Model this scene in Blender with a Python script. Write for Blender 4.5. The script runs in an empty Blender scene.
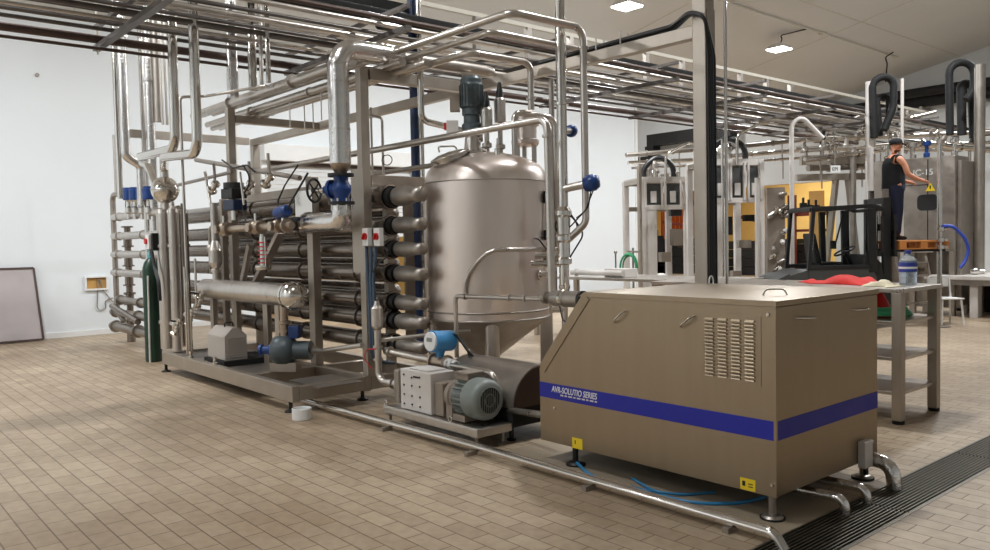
import bpy, bmesh, math, random
from mathutils import Vector as V, Matrix, Quaternion
rnd = random.Random(7)
PI = math.pi
SC = bpy.context.scene
COL = SC.collection
# ------------------------------------------------------------------ camera
CAMH, FPX = 1.65, 804.0
YAW, PITCH, ROLL = math.radians(139.4), math.radians(-2.44), math.radians(-1.15)
_d = V((math.cos(YAW)*math.cos(PITCH), math.sin(YAW)*math.cos(PITCH), math.sin(PITCH)))
_r = _d.cross(V((0, 0, 1))).normalized(); _u = _r.cross(_d)
_c, _s = math.cos(ROLL), math.sin(ROLL)
CR, CU = _c*_r + _s*_u, -_s*_r + _c*_u
CAM = V((0, 0, CAMH))
cd = bpy.data.cameras.new('camera'); cam = bpy.data.objects.new('camera', cd); COL.objects.link(cam)
cam.matrix_world = Matrix(((CR.x, CU.x, -_d.x, CAM.x), (CR.y, CU.y, -_d.y, CAM.y), (CR.z, CU.z, -_d.z, CAM.z), (0, 0, 0, 1)))
cd.sensor_width = 36; cd.lens = 36*FPX/990; cd.clip_end = 200; cd.clip_start = .05
SC.camera = cam

def U(u, v, ax, val):
    """survey a point of the hall: a line of sight met with a known plane"""
    d = CR*((u-495)/FPX) - CU*((v-275)/FPX) + _d
    i = 'xyz'.index(ax)
    return CAM + d*((val-CAM[i])/d[i])
def UD(u, v, depth):
    d = CR*((u-495)/FPX) - CU*((v-275)/FPX) + _d
    return CAM + d*depth

# ------------------------------------------------------------------ materials
def lin(c):
    return tuple(((x/255)/12.92 if x/255 <= .04045 else ((x/255+.055)/1.055)**2.4) for x in c)
def mat(name, col, metal=0., rough=.5, var=.08, scale=6., stretch=(1, 1, 1), rvar=.1, bump=0., emit=None, trans=0., alpha=1., ior=None):
    m = bpy.data.materials.new(name); m.use_nodes = True
    nt = m.node_tree; N = nt.nodes; L = nt.links
    b = N['Principled BSDF']; c = lin(col)
    b.inputs['Metallic'].default_value = metal
    tc = N.new('ShaderNodeTexCoord'); mp = N.new('ShaderNodeMapping'); nz = N.new('ShaderNodeTexNoise')
    mp.inputs['Scale'].default_value = stretch
    nz.inputs['Scale'].default_value = scale; nz.inputs['Detail'].default_value = 4
    L.new(tc.outputs['Object'], mp.inputs[0]); L.new(mp.outputs[0], nz.inputs['Vector'])
    cr = N.new('ShaderNodeValToRGB')
    cr.color_ramp.elements[0].position = .3; cr.color_ramp.elements[1].position = .7
    cr.color_ramp.elements[0].color = tuple(x*(1-var) for x in c)+(1,)
    cr.color_ramp.elements[1].color = tuple(min(1, x*(1+var)) for x in c)+(1,)
    L.new(nz.outputs['Fac'], cr.inputs[0]); L.new(cr.outputs[0], b.inputs['Base Color'])
    mr = N.new('ShaderNodeMapRange'); mr.inputs['To Min'].default_value = max(0, rough-rvar*rough*2); mr.inputs['To Max'].default_value = min(1, rough+rvar*rough*2)
    L.new(nz.outputs['Fac'], mr.inputs['Value']); L.new(mr.outputs[0], b.inputs['Roughness'])
    if bump:
        bp = N.new('ShaderNodeBump'); bp.inputs['Strength'].default_value = bump; bp.inputs['Distance'].default_value = .01
        L.new(nz.outputs['Fac'], bp.inputs['Height']); L.new(bp.outputs[0], b.inputs['Normal'])
    if emit:
        b.inputs['Emission Color'].default_value = lin(emit[0])+(1,); b.inputs['Emission Strength'].default_value = emit[1]
    if trans:
        b.inputs['Transmission Weight'].default_value = trans
    if ior: b.inputs['IOR'].default_value = ior
    return m
def tile_mat():
    m = bpy.data.materials.new('floor_tiles'); m.use_nodes = True
    nt = m.node_tree; N = nt.nodes; L = nt.links; b = N['Principled BSDF']
    tc = N.new('ShaderNodeTexCoord'); mp = N.new('ShaderNodeMapping')
    mp.inputs['Location'].default_value = (.03, .02, 0)
    L.new(tc.outputs['Object'], mp.inputs[0])
    br = N.new('ShaderNodeTexBrick'); br.offset = .5
    br.inputs['Scale'].default_value = 1; br.inputs['Brick Width'].default_value = .262; br.inputs['Row Height'].default_value = .131
    br.inputs['Mortar Size'].default_value = .0045; br.inputs['Mortar Smooth'].default_value = .3
    br.inputs['Color1'].default_value = lin((183, 167, 145))+(1,); br.inputs['Color2'].default_value = lin((168, 151, 129))+(1,)
    br.inputs['Mortar'].default_value = lin((118, 101, 82))+(1,)
    L.new(mp.outputs[0], br.inputs['Vector'])
    n1 = N.new('ShaderNodeTexNoise'); n1.inputs['Scale'].default_value = .55; n1.inputs['Detail'].default_value = 5
    L.new(tc.outputs['Object'], n1.inputs['Vector'])
    r1 = N.new('ShaderNodeValToRGB'); r1.color_ramp.elements[0].position = .35; r1.color_ramp.elements[1].position = .66
    r1.color_ramp.elements[0].color = (.72, .66, .6, 1); r1.color_ramp.elements[1].color = (1.05, 1.03, 1.0, 1)
    L.new(n1.outputs['Fac'], r1.inputs[0])
    mx = N.new('ShaderNodeMixRGB'); mx.blend_type = 'MULTIPLY'; mx.inputs[0].default_value = 1
    L.new(br.outputs['Color'], mx.inputs[1]); L.new(r1.outputs[0], mx.inputs[2])
    n2 = N.new('ShaderNodeTexNoise'); n2.inputs['Scale'].default_value = 14; n2.inputs['Detail'].default_value = 6
    L.new(tc.outputs['Object'], n2.inputs['Vector'])
    r2 = N.new('ShaderNodeValToRGB'); r2.color_ramp.elements[0].position = .3; r2.color_ramp.elements[1].position = .6
    r2.color_ramp.elements[0].color = (.86, .84, .82, 1); r2.color_ramp.elements[1].color = (1, 1, 1, 1)
    L.new(n2.outputs['Fac'], r2.inputs[0])
    m2 = N.new('ShaderNodeMixRGB'); m2.blend_type = 'MULTIPLY'; m2.inputs[0].default_value = 1
    L.new(mx.outputs[0], m2.inputs[1]); L.new(r2.outputs[0], m2.inputs[2]); L.new(m2.outputs[0], b.inputs['Base Color'])
    mr = N.new('ShaderNodeMapRange'); mr.inputs['To Min'].default_value = .38; mr.inputs['To Max'].default_value = .62
    L.new(n1.outputs['Fac'], mr.inputs['Value']); L.new(mr.outputs[0], b.inputs['Roughness'])
    bp = N.new('ShaderNodeBump'); bp.inputs['Strength'].default_value = .5; bp.inputs['Distance'].default_value = .004; bp.invert = True
    L.new(br.outputs['Fac'], bp.inputs['Height']); L.new(bp.outputs[0], b.inputs['Normal'])
    return m
M = dict(
    floor=tile_mat(),
    screed=mat('floor_screed', (150, 136, 116), 0, .6, .12, 3, bump=.1),
    wall=mat('white_wall_panel', (226, 231, 234), 0, .45, .02, .6),
    wallgrey=mat('grey_wall_panel', (208, 210, 210), 0, .5, .04, .8),
    ceil=mat('ceiling_panel', (214, 212, 208), 0, .42, .03, .5),
    ss=mat('satin_stainless', (200, 194, 187), .96, .3, .06, 9, (1, 1, .15), .12),
    cab=mat('brushed_cabinet_steel', (158, 143, 122), .95, .36, .04, 14, (1, 1, .08), .1),
    tank=mat('tank_stainless', (226, 214, 206), .95, .36, .03, 5, (1, 1, .2), .1),
    chrome=mat('polished_pipe_steel', (216, 212, 206), 1, .13, .03, 8, rvar=.3),
    dull=mat('dull_stainless', (164, 157, 149), .9, .42, .1, 7, rvar=.15),
    dark=mat('dark_exchanger_steel', (146, 137, 129), .95, .26, .05, 3, rvar=.08),
    frame=mat('frame_stainless', (174, 165, 154), .85, .42, .07, 6, (1, 1, .3)),
    rust=mat('brown_coated_pipe', (84, 68, 62), .35, .45, .1, 5),
    grating=mat('grating_steel', (120, 114, 104), .9, .4, .1, 9),
    foil=mat('aluminium_foil_cladding', (226, 224, 222), 1, .2, .05, 25, bump=.5),
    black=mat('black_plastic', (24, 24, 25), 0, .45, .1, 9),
    rubber=mat('black_rubber', (16, 16, 17), 0, .75, .1, 9),
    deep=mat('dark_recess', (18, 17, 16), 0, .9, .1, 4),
    blue=mat('blue_enamel', (26, 60, 120), .05, .35, .06, 9),
    navy=mat('dark_blue_enamel', (26, 44, 78), .05, .35, .06, 9),
    band=mat('blue_vinyl_band', (18, 28, 150), 0, .5, .02, 5),
    sky=mat('sky_blue_enamel', (72, 148, 206), 0, .35, .05, 6),
    motor=mat('slate_blue_motor_paint', (74, 84, 88), .1, .4, .08, 8),
    greym=mat('grey_green_motor_paint', (128, 134, 130), .1, .45, .05, 8),
    lightg=mat('light_grey_paint', (208, 203, 198), 0, .45, .04, 6),
    taupe=mat('taupe_paint', (142, 130, 118), .1, .45, .06, 6),
    coverg=mat('grey_cover_paint', (166, 158, 150), .1, .45, .04, 6),
    rackp=mat('grey_rack_pipe', (104, 99, 96), .75, .38, .08, 6),
    white=mat('white_plastic', (228, 228, 226), 0, .4, .03, 6),
    cream=mat('cream_plastic', (222, 206, 176), 0, .5, .06, 6),
    red=mat('red_plastic', (196, 34, 30), 0, .4, .06, 8),
    redcloth=mat('red_cloth', (208, 46, 40), 0, .85, .14, 12, bump=.5),
    creamcloth=mat('cream_cloth', (218, 208, 180), 0, .9, .1, 14, bump=.5),
    yellow=mat('yellow_label', (236, 204, 30), 0, .45, .03, 8),
    green=mat('dark_green_paint', (26, 56, 42), .1, .4, .08, 5),
    hose=mat('green_hose', (58, 150, 104), 0, .45, .08, 9),
    bluehose=mat('blue_air_hose', (44, 126, 176), 0, .35, .05, 9),
    royal=mat('royal_blue_hose', (54, 82, 190), 0, .4, .05, 9),
    conduit=mat('slate_blue_conduit', (66, 84, 104), .1, .5, .08, 12),
    copper=mat('warm_brass_fitting', (178, 163, 147), .9, .35, .08, 18),
    yel=mat('yellow_wall_paint', (232, 206, 142), 0, .6, .05, 2),
    card=mat('cardboard', (188, 146, 84), 0, .8, .06, 7),
    orange=mat('orange_curtain', (214, 96, 34), 0, .55, .12, 5),
    maroon=mat('maroon_beam', (108, 40, 26), 0, .5, .1, 4),
    skin=mat('skin', (206, 142, 112), 0, .55, .06, 16),
    blackcloth=mat('black_cloth', (22, 23, 28), 0, .9, .15, 14),
    navycloth=mat('navy_cloth', (28, 32, 56), 0, .9, .15, 14),
    bottle=mat('water_bottle_plastic', (206, 220, 232), 0, .1, .03, 5, trans=.75, ior=1.33),
    label=mat('blue_label', (40, 60, 150), 0, .4, .05, 9),
    glass=mat('clear_glass', (236, 240, 240), 0, .03, .01, 3, trans=1., ior=1.1),
    lamp=mat('lamp_diffuser', (255, 255, 250), 0, .4, .0, 3, emit=((255, 253, 246), 14)),
    pallet=mat('pallet_orange', (196, 128, 66), 0, .6, .08, 8),
    forklift=mat('forklift_grey', (74, 76, 76), .1, .5, .06, 6),
    wire=mat('grey_conduit', (206, 200, 186), .2, .5, .04, 6),
    board=mat('translucent_grey_board', (172, 164, 164), 0, .6, .06, 2.2),
    teal=mat('teal_plastic', (90, 160, 170), 0, .5, .05, 6),
)

# ------------------------------------------------------------------ mesh builder
def fillet(pts, R, n=6):
    pts = [V(p) for p in pts]
    if R <= 0 or len(pts) < 3: return pts
    out = [pts[0]]
    for i in range(1, len(pts)-1):
        a, p, c = pts[i-1], pts[i], pts[i+1]
        d1 = (a-p); d2 = (c-p); l1, l2 = d1.length, d2.length
        if l1 < 1e-6 or l2 < 1e-6: continue
        d1 /= l1; d2 /= l2
        ang = d1.angle(d2)
        if ang > PI-.02 or ang < .02: out.append(p); continue
        t = min(R/math.tan(ang/2), l1*.48, l2*.48); r = t*math.tan(ang/2)
        cen = p + (d1+d2).normalized()*(r/math.sin(ang/2))
        s, e = p+d1*t-cen, p+d2*t-cen
        for k in range(n+1):
            f = k/n; tot = max(s.angle(e), 1e-3)
            w = (math.sin((1-f)*tot)*s + math.sin(f*tot)*e)/math.sin(tot)
            out.append(cen+w)
    out.append(pts[-1])
    return out
class MB:
    def __init__(s): s.v = []; s.f = []; s.sm = []
    def quad(s, idx, sm=False): s.f.append(idx); s.sm.append(sm)
    def hexa(s, P):
        b = len(s.v); s.v += [V(p) for p in P]
        for q in ((0, 3, 2, 1), (4, 5, 6, 7), (0, 1, 5, 4), (1, 2, 6, 5), (2, 3, 7, 6), (3, 0, 4, 7)): s.quad(tuple(b+i for i in q))
        return s
    def box(s, lo, hi):
        x0, y0, z0 = (min(a, b) for a, b in zip(lo, hi)); x1, y1, z1 = (max(a, b) for a, b in zip(lo, hi))
        return s.hexa([(x0, y0, z0), (x1, y0, z0), (x1, y1, z0), (x0, y1, z0), (x0, y0, z1), (x1, y0, z1), (x1, y1, z1), (x0, y1, z1)])
    def cbox(s, c, d, rz=0, rot=None):
        R = rot or Matrix.Rotation(rz, 3, 'Z'); c = V(c); h = V(d)/2
        return s.hexa([c+R @ V((h.x*a, h.y*b, h.z*e)) for a, b, e in ((-1, -1, -1), (1, -1, -1), (1, 1, -1), (-1, 1, -1), (-1, -1, 1), (1, -1, 1), (1, 1, 1), (-1, 1, 1))])
    def beam(s, a, b, w, h, up=(0, 0, 1)):
        a, b = V(a), V(b); d = (b-a).normalized(); upv = V(up)
        if abs(d.dot(upv)) > .98: upv = V((1, 0, 0))
        x = d.cross(upv).normalized()*(w/2); y = x.cross(d).normalized()*(h/2)
        return s.hexa([a-x-y, a+x-y, b+x-y, b-x-y, a-x+y, a+x+y, b+x+y, b-x+y])
    def _ring(s, c, n, x, r, seg):
        y = n.cross(x); b = len(s.v)
        s.v += [c + (x*math.cos(2*PI*k/seg) + y*math.sin(2*PI*k/seg))*r for k in range(seg)]
        return b
    def sweep(s, pts, r, seg=10, caps=True, closed=False):
        pts = [V(p) for p in pts]; n = len(pts); rs = r if isinstance(r, (list, tuple)) else [r]*n
        T = []
        for i in range(n):
            a = pts[(i-1) % n if closed else max(i-1, 0)]; b = pts[(i+1) % n if closed else min(i+1, n-1)]
            T.append((b-a).normalized() if (b-a).length > 1e-9 else V((0, 0, 1)))
        x = T[0].orthogonal().normalized(); rings = []
        for i in range(n):
            if i:
                q = T[i-1].rotation_difference(T[i]); x = (q @ x); x = (x - T[i]*x.dot(T[i])).normalized()
            rings.append(s._ring(pts[i], T[i], x, rs[i], seg))
        pr = list(zip(rings, rings[1:])) + ([(rings[-1], rings[0])] if closed else [])
        for a, b in pr:
            for k in range(seg):
                s.quad((a+k, a+(k+1) % seg, b+(k+1) % seg, b+k), True)
        if caps and not closed:
            for i, rev in ((0, True), (n-1, False)):
                b = len(s.v); s.v += [s.v[rings[i]+k].copy() for k in range(seg)]
                idx = tuple(b+k for k in range(seg)); s.quad(idx[::-1] if rev else idx)
        return s
    def tube(s, pts, r, R=0., seg=10, caps=True, n=6): return s.sweep(fillet(pts, R, n), r, seg, caps)
    def cyl(s, a, b, r, r2=None, seg=16): return s.sweep([a, b], [r, r if r2 is None else r2], seg)
    def lathe(s, prof, o=(0, 0, 0), ax=(0, 0, 1), seg=24, sharp=True):
        """prof: (radius, distance along axis); each span flat-shaded at sharp corners"""
        o = V(o); ax = V(ax).normalized(); x = ax.orthogonal().normalized()
        for (r0, t0), (r1, t1) in zip(prof, prof[1:]):
            a = s._ring(o+ax*t0, ax, x, max(r0, 1e-4), seg); b = s._ring(o+ax*t1, ax, x, max(r1, 1e-4), seg)
            for k in range(seg): s.quad((a+k, a+(k+1) % seg, b+(k+1) % seg, b+k), True)
        return s
    def dome(s, o, ax, r, h, seg=24, n=6, prof=None):
        pf = [(r*math.cos(k*PI/2/n), h*math.sin(k*PI/2/n)) for k in range(n+1)]
        return s.smooth_lathe(pf, o, ax, seg)
    def smooth_lathe(s, prof, o=(0, 0, 0), ax=(0, 0, 1), seg=24):
        o = V(o); ax = V(ax).normalized(); x = ax.orthogonal().normalized()
        R = [s._ring(o+ax*t, ax, x, max(r, 1e-4), seg) for r, t in prof]
        for a, b in zip(R, R[1:]):
            for k in range(seg): s.quad((a+k, a+(k+1) % seg, b+(k+1) % seg, b+k), True)
        return s
    def ball(s, c, r, seg=16, sc=(1, 1, 1), n=10):
        c = V(c); b0 = len(s.v)
        s.smooth_lathe([(r*math.sin(PI*k/n), -r*math.cos(PI*k/n)) for k in range(n+1)], (0, 0, 0), (0, 0, 1), seg)
        for i in range(b0, len(s.v)): s.v[i] = V((s.v[i].x*sc[0], s.v[i].y*sc[1], s.v[i].z*sc[2])) + c
        return s
    def ring(s, c, ax, R, r, seg=8, n=20, a0=0, a1=2*PI):
        c = V(c); ax = V(ax).normalized(); x = ax.orthogonal().normalized(); y = ax.cross(x)
        full = abs(a1-a0-2*PI) < 1e-6
        P = [c+(x*math.cos(a0+(a1-a0)*k/n)+y*math.sin(a0+(a1-a0)*k/n))*R for k in range(n if full else n+1)]
        return s.sweep(P, r, seg, closed=full)
    def prism(s, poly, d, smooth=False):
        """poly: list of 3D points in a plane, extruded by vector d"""
        n = len(poly); d = V(d); b = len(s.v); A = [V(p) for p in poly]
        s.v += A + [p+d for p in A]
        s.quad(tuple(b+i for i in range(n))[::-1]); s.quad(tuple(b+n+i for i in range(n)))
        c = len(s.v); s.v += A + [p+d for p in A]
        for i in range(n): s.quad((c+i, c+(i+1) % n, c+n+(i+1) % n, c+n+i), smooth)
        return s
    def xf(s, m, start=0):
        for i in range(start, len(s.v)): s.v[i] = m @ s.v[i]
        return s
    def mesh(s, name, org):
        me = bpy.data.meshes.new(name)
        me.from_pydata([tuple(v-org) for v in s.v], [], s.f)
        me.polygons.foreach_set('use_smooth', s.sm)
        bm = bmesh.new(); bm.from_mesh(me); bmesh.ops.recalc_face_normals(bm, faces=bm.faces); bm.to_mesh(me); bm.free()
        me.update(); return me
ORG = {}
def link(o): COL.objects.link(o); return o
def tagit(o, label, cat, group=None):
    o['label'] = label; o['category'] = cat
    if group: o['group'] = group
    return o
def T(name, label, cat, loc=(0, 0, 0), group=None, rz=None):
    """an Empty at the thing's base; with rz the parts are given in its own frame"""
    o = link(bpy.data.objects.new(name, None)); o.empty_display_size = .1; o.location = loc
    if rz is not None: o.rotation_euler = (0, 0, rz); ORG[o.name] = V((0, 0, 0))
    else: ORG[o.name] = V(loc)
    return tagit(o, label, cat, group)
def _bev(o, b):
    if b:
        md = o.modifiers.new('bevel', 'BEVEL'); md.width = b; md.segments = 2; md.limit_method = 'ANGLE'; md.angle_limit = math.radians(40)
def part(name, mb, m, parent, bev=0, label=None):
    org = ORG[parent.name]
    o = link(bpy.data.objects.new(name, mb.mesh(name, org))); o.data.materials.append(M[m]); o.parent = parent
    ORG[o.name] = org; _bev(o, bev)
    if label: o['label'] = label
    return o
def S(name, mb, m, label, cat, group=None, bev=0):
    xs = [v.x for v in mb.v]; ys = [v.y for v in mb.v]; zs = [v.z for v in mb.v]
    org = V(((min(xs)+max(xs))/2, (min(ys)+max(ys))/2, min(zs)))
    o = link(bpy.data.objects.new(name, mb.mesh(name, org))); o.location = org; o.data.materials.append(M[m]); ORG[o.name] = org; _bev(o, bev)
    return tagit(o, label, cat, group)
def struct(name, mb, m, parent=None, bev=0):
    o = link(bpy.data.objects.new(name, mb.mesh(name, V((0, 0, 0))))); o.data.materials.append(M[m]); _bev(o, bev)
    if parent: o.parent = parent
    else: o['kind'] = 'structure'
    ORG[o.name] = V((0, 0, 0)); return o
def clone(o, loc, label=None, parent=None, rz=None, group=None):
    c = o.copy(); link(c)
    if parent is None:
        c.location = loc
        if rz is not None: c.rotation_euler = (0, 0, rz)
        if label: c['label'] = label
        if group: c['group'] = group
    else: c.parent = parent
    for ch in list(o.children): clone(ch, None, None, c)
    return c
def flange(mb, p, d, r, t=.02, seg=14):
    p = V(p); d = V(d).normalized()*t/2; mb.cyl(p-d, p+d, r, seg=seg)
def pipe(label, pts, r, m='ss', R=None, cl=(), group=None, name='pipe', seg=10, clr=1.45, clm=None, cat='pipe'):
    pts = [V(p) for p in pts]
    o = S(name, MB().tube(pts, r, 2.2*r if R is None else R, seg), m, label, cat, group)
    for (i, f) in cl:                       # clamp ferrules: segment index and fraction along it
        a, b = pts[i], pts[i+1]; p = a.lerp(b, f)
        mb = MB(); flange(mb, p, b-a, r*clr, max(.02, r*.5)); part('clamp', mb, clm or m, o)
    return o
# ================================================================== THE SETTING
def CEIL(x): return 9.42+.2*x
DX0, DX1 = -2.30, -1.97                                             # drain channel
XL, XR, YF, YB = -16.7, 8.0, -8.0, 29.0
mb = MB()
mb.box((-26, YF, -.3), (DX0, 40, 0)); mb.box((DX1, YF, -.3), (XR, 40, 0)); mb.box((DX0, YF, -.3), (DX1, 3.3, 0)); mb.box((DX0, 13, -.3), (DX1, 40, 0))
struct('floor', mb, 'floor')
mb = MB(); mb.box((DX0, 3.3, -.3), (DX1, 13, -.16))
struct('trim_1', mb, 'deep')                                         # bed of the drain channel
mb = MB()
mb.box((-4.7, 4.0, 0), (DX0, 4.75, .004)); struct('trim_2', mb, 'screed')   # smooth screed strip under the cabinet
# left wall with a shutter doorway
DY0, DY1, DZ = 7.75, 11.6, 3.62
mb = MB(); W = .25
mb.box((XL-W, YF, 0), (XL, DY0, 6.2)); mb.box((XL-W, DY1, 0), (XL, 20.4, 6.2)); mb.box((XL-W, DY0, DZ), (XL, DY1, 6.2)); 
struct('wall_left', mb, 'wall')
mb = MB(); mb.box((-26, 20.15, 0), (XL-W, 20.4, 8.2)); mb.box((-26.2, 20.15, 0), (-26, YB, 8.2)); struct('wall_recess', mb, 'wallgrey')
# back wall with a wide opening into the packing room
OX0 = U(648, 230, 'y', YB).x; OX1 = U(836, 230, 'y', YB).x; OZ = U(800, 183, 'y', YB).z
mb = MB()
mb.box((-26, YB, 0), (OX0, YB+.3, 9)); mb.box((OX1, YB, 0), (XR, YB+.3, 11.2)); mb.box((OX0, YB, OZ), (OX1, YB+.3, 9))
xm = U(712, 230, 'y', YB).x; mb.box((xm-.5, YB, 0), (xm+.6, YB+.3, OZ))
struct('wall_back', mb, 'wallgrey')
mb = MB(); mb.box((XR, YF, 0), (XR+.2, YB, 11.3)); struct('wall_right', mb, 'wall')
mb = MB(); mb.box((-17, YF-.2, 0), (XR, YF, 11.3)); struct('wall_front', mb, 'wall')
mb = MB(); mb.box((-26.2, 20.1, 8.2), (-16.71, YB+.3, 8.4)); mb.box((-16.95, 20.41, 6.25), (-16.8, YB, 8.2)); x0, x1 = -16.95, XR+.2
mb.hexa([(x0, YF-.2, CEIL(x0)), (x1, YF-.2, CEIL(x1)), (x1, YB+.3, CEIL(x1)), (x0, YB+.3, CEIL(x0)),
         (x0, YF-.2, CEIL(x0)+.2), (x1, YF-.2, CEIL(x1)+.2), (x1, YB+.3, CEIL(x1)+.2), (x0, YB+.3, CEIL(x0)+.2)])
struct('ceiling', mb, 'ceil')
# packing room beyond the back wall, warm paint
mb = MB(); mb.box((-27, 36, 0), (-8, 36.2, 6)); mb.box((-27.2, YB+.3, 0), (-27, 36.2, 6)); mb.box((-8, YB+.3, 0), (-7.8, 36.2, 6)); mb.box((-27.2, YB+.3, 5.0), (-7.8, 36.2, 5.2))
struct('wall_packing_room', mb, 'yel')
# store room behind the shutter door
mb = MB(); mb.box((-21, 6.5, 0), (-20.8, 13, 4)); mb.box((-21, 6.3, 0), (XL-W, 6.5, 4)); mb.box((-21, 13, 0), (XL-W, 13.2, 4)); mb.box((-21, 6.3, 4), (XL-W, 13.2, 4.2))
struct('wall_store_room', mb, 'yel')
d1 = MB(); d1.box((XL-.04, DY0-.12, 3.5), (XL+.22, DY1+.12, 3.86)); door = struct('door_1', d1, 'white', bev=.01)
mb = MB(); z = 3.5
while z > 1.8: mb.box((XL-.06, DY0+.02, z-.1), (XL-.01, DY1-.02, z-.008)); z -= .1
struct('shutter_curtain', mb, 'wallgrey', door)
mb = MB(); mb.box((XL-.07, DY0, 3.42), (XL+.05, DY1, 3.5)); struct('shutter_guide', mb, 'rust', door)
mb = MB(); mb.box((XL, DY0-.12, 0), (XL+.06, DY0, 3.5)); mb.box((XL, DY1, 0), (XL+.06, DY1+.12, 3.5)); struct('door_frame', mb, 'white', door)
mb = MB(); mb.box((XL, YF, 0), (XL+.03, DY0-.13, .1)); mb.box((XL, DY1+.13, 0), (XL+.03, 20.4, .1)); struct('baseboard_left', mb, 'white')
mb = MB(); mb.box((XL, 7.1, .1), (XL+.03, 7.16, 4.6)); mb.box((XL-.02, 20.3, 0), (XL+.04, 20.42, 6.1)); struct('trim_3', mb, 'white')
# faint panel joints of the ceiling and the conduit that runs along it
mb = MB()
for x in (-14.9, -10.2, -6.6, -3.0, .6): mb.beam((x, YF, CEIL(x)-.004), (x, YB, CEIL(x)-.004), .03, .012)
for y in (4, 10, 16, 22): mb.beam((-16.7, y, CEIL(-16.7)-.004), (XR, y, CEIL(XR)-.004), .03, .012)
struct('trim_4', mb, 'wire')
# ---- lamps
def lamp(x, y, label, power=320, dz=.42, cable=True, group=None):
    z = CEIL(x)-dz
    t = T('ceiling_lamp', label, 'lamp', (x, y, z), group)
    mb = MB(); mb.hexa([(x-.28, y-.28, z), (x+.28, y-.28, z), (x+.28, y+.28, z), (x-.28, y+.28, z), (x-.16, y-.16, z+.13), (x+.16, y-.16, z+.13), (x+.16, y+.16, z+.13), (x-.16, y+.16, z+.13)])
    part('lamp_housing', mb, 'lightg', t, .008)
    mb = MB(); mb.box((x-.24, y-.24, z-.03), (x+.24, y+.24, z-.001)); part('diffuser', mb, 'lamp', t)
    mb = MB(); mb.tube([(x, y, z+.13), (x, y, CEIL(x))], .012); part('hanger_rod', mb, 'lightg', t)
    if cable:
        mb = MB(); mb.tube([(x+.03, y, z+.13), (x+.12, y-.03, z+.25), (x+.02, y+.02, z+.36), (x+.5, y+.5, CEIL(x)+.08)], .016, .1); part('cable', mb, 'black', t)
    ld = bpy.data.lights.new('lamp_light', 'AREA'); ld.shape = 'SQUARE'; ld.size = .46; ld.energy = power; ld.color = (.955, .98, 1)
    lo = link(bpy.data.objects.new('lamp_light', ld)); lo.location = (x, y, z-.05); 
    return t
def lampat(u, v, dz=.42):
    lo, hi = 5., 40.
    for _ in range(60):
        m = (lo+hi)/2; p = UD(u, v, m)
        if p.z > CEIL(p.x)-dz: hi = m
        else: lo = m
    return UD(u, v, lo)
PWR = 600; EXPO = -.25
a = lampat(627, 6); b = lampat(779, 49)
lamp(a.x, a.y, 'square ceiling lamp nearest the top centre edge of the photo', PWR*.72, cable=False)
lamp(b.x, b.y, 'square ceiling lamp hanging from a black cable right of the tall column', PWR*.72)
k = 0
for x in (a.x, -5.0):  # the second row is unseen, added as fill for floor and machines
    for y in (-5.5, 1.2, 8.0, 15.0, 22.0):
        if x == a.x and y > 9: continue
        lamp(x, y, ['square ceiling lamp of the row above the pipe rack', 'square ceiling lamp of the unseen row on the right, added as fill', 'square ceiling lamp of the row near the right wall'][(x > -9)+(x > 0)], PWR*(.6 if x < -9 else .40 if y < 7 else .62 if y < 9 else .85), group='lamps out of the picture', cable=False)
def area(name, loc, size, e, col, rot=(0, 0, 0)):
    ld = bpy.data.lights.new(name, 'AREA'); ld.size = size; ld.energy = e; ld.color = col
    lo = link(bpy.data.objects.new(name, ld)); lo.location = loc; lo.rotation_euler = rot; return lo
area('packing_room_light', (-18, 33, 4.9), 3, 330, (1, .86, .6))
area('packing_room_light', (-12, 33, 4.9), 3, 240, (1, .86, .6))
area('store_room_light', (-18.8, 9.7, 3.9), 1.5, 60, (1, .88, .68))
w = bpy.data.worlds.new('world'); SC.world = w; w.use_nodes = True
w.node_tree.nodes['Background'].inputs[0].default_value = (.8, .85, .9, 1); w.node_tree.nodes['Background'].inputs[1].default_value = .15

t = T('ceiling_lamp', 'added ceiling lamp brightening the recess behind the left wall end, out of sight', 'lamp', (-20.5, 24.5, 8.05))  # unseen lamp added to brighten the recess walls
mb = MB(); mb.box((-20.8, 24.2, 8.08), (-20.2, 24.8, 8.19)); part('lamp_housing', mb, 'lightg', t)
mb = MB(); mb.box((-20.75, 24.25, 8.05), (-20.25, 24.75, 8.079)); part('diffuser', mb, 'lamp', t)
area('recess_fill_light', (-20.5, 24.5, 8.0), .46, 420, (1, .985, .965))
# conduit along the ceiling
p, q = lampat(716, -1, .03), lampat(895, 57, .03)
mb = MB(); mb.tube([p, q], .022); o = S('ceiling_conduit', mb, 'wire', 'pale thin conduit running along the ceiling to the right', 'conduit')
mb = MB(); mb.cbox(q, (.12, .2, .06)); part('junction_box', mb, 'wire', o)
mb = MB(); mb.cbox(p.lerp(q, .52), (.12, .2, .06)); part('junction_box', mb, 'wire', o)
mb = MB(); e = q+V((.2, -.6, 0)); mb.tube([e+V((0, 0, .03)), e+V((-.15, -.2, -.12)), e+V((-.05, -.3, -.35)), e+V((-.1, -.3, -.9))], .02, .12); S('dangling_cable', mb, 'black', 'short black cable dangling from the ceiling above the looped cable chain', 'cable')

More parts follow.
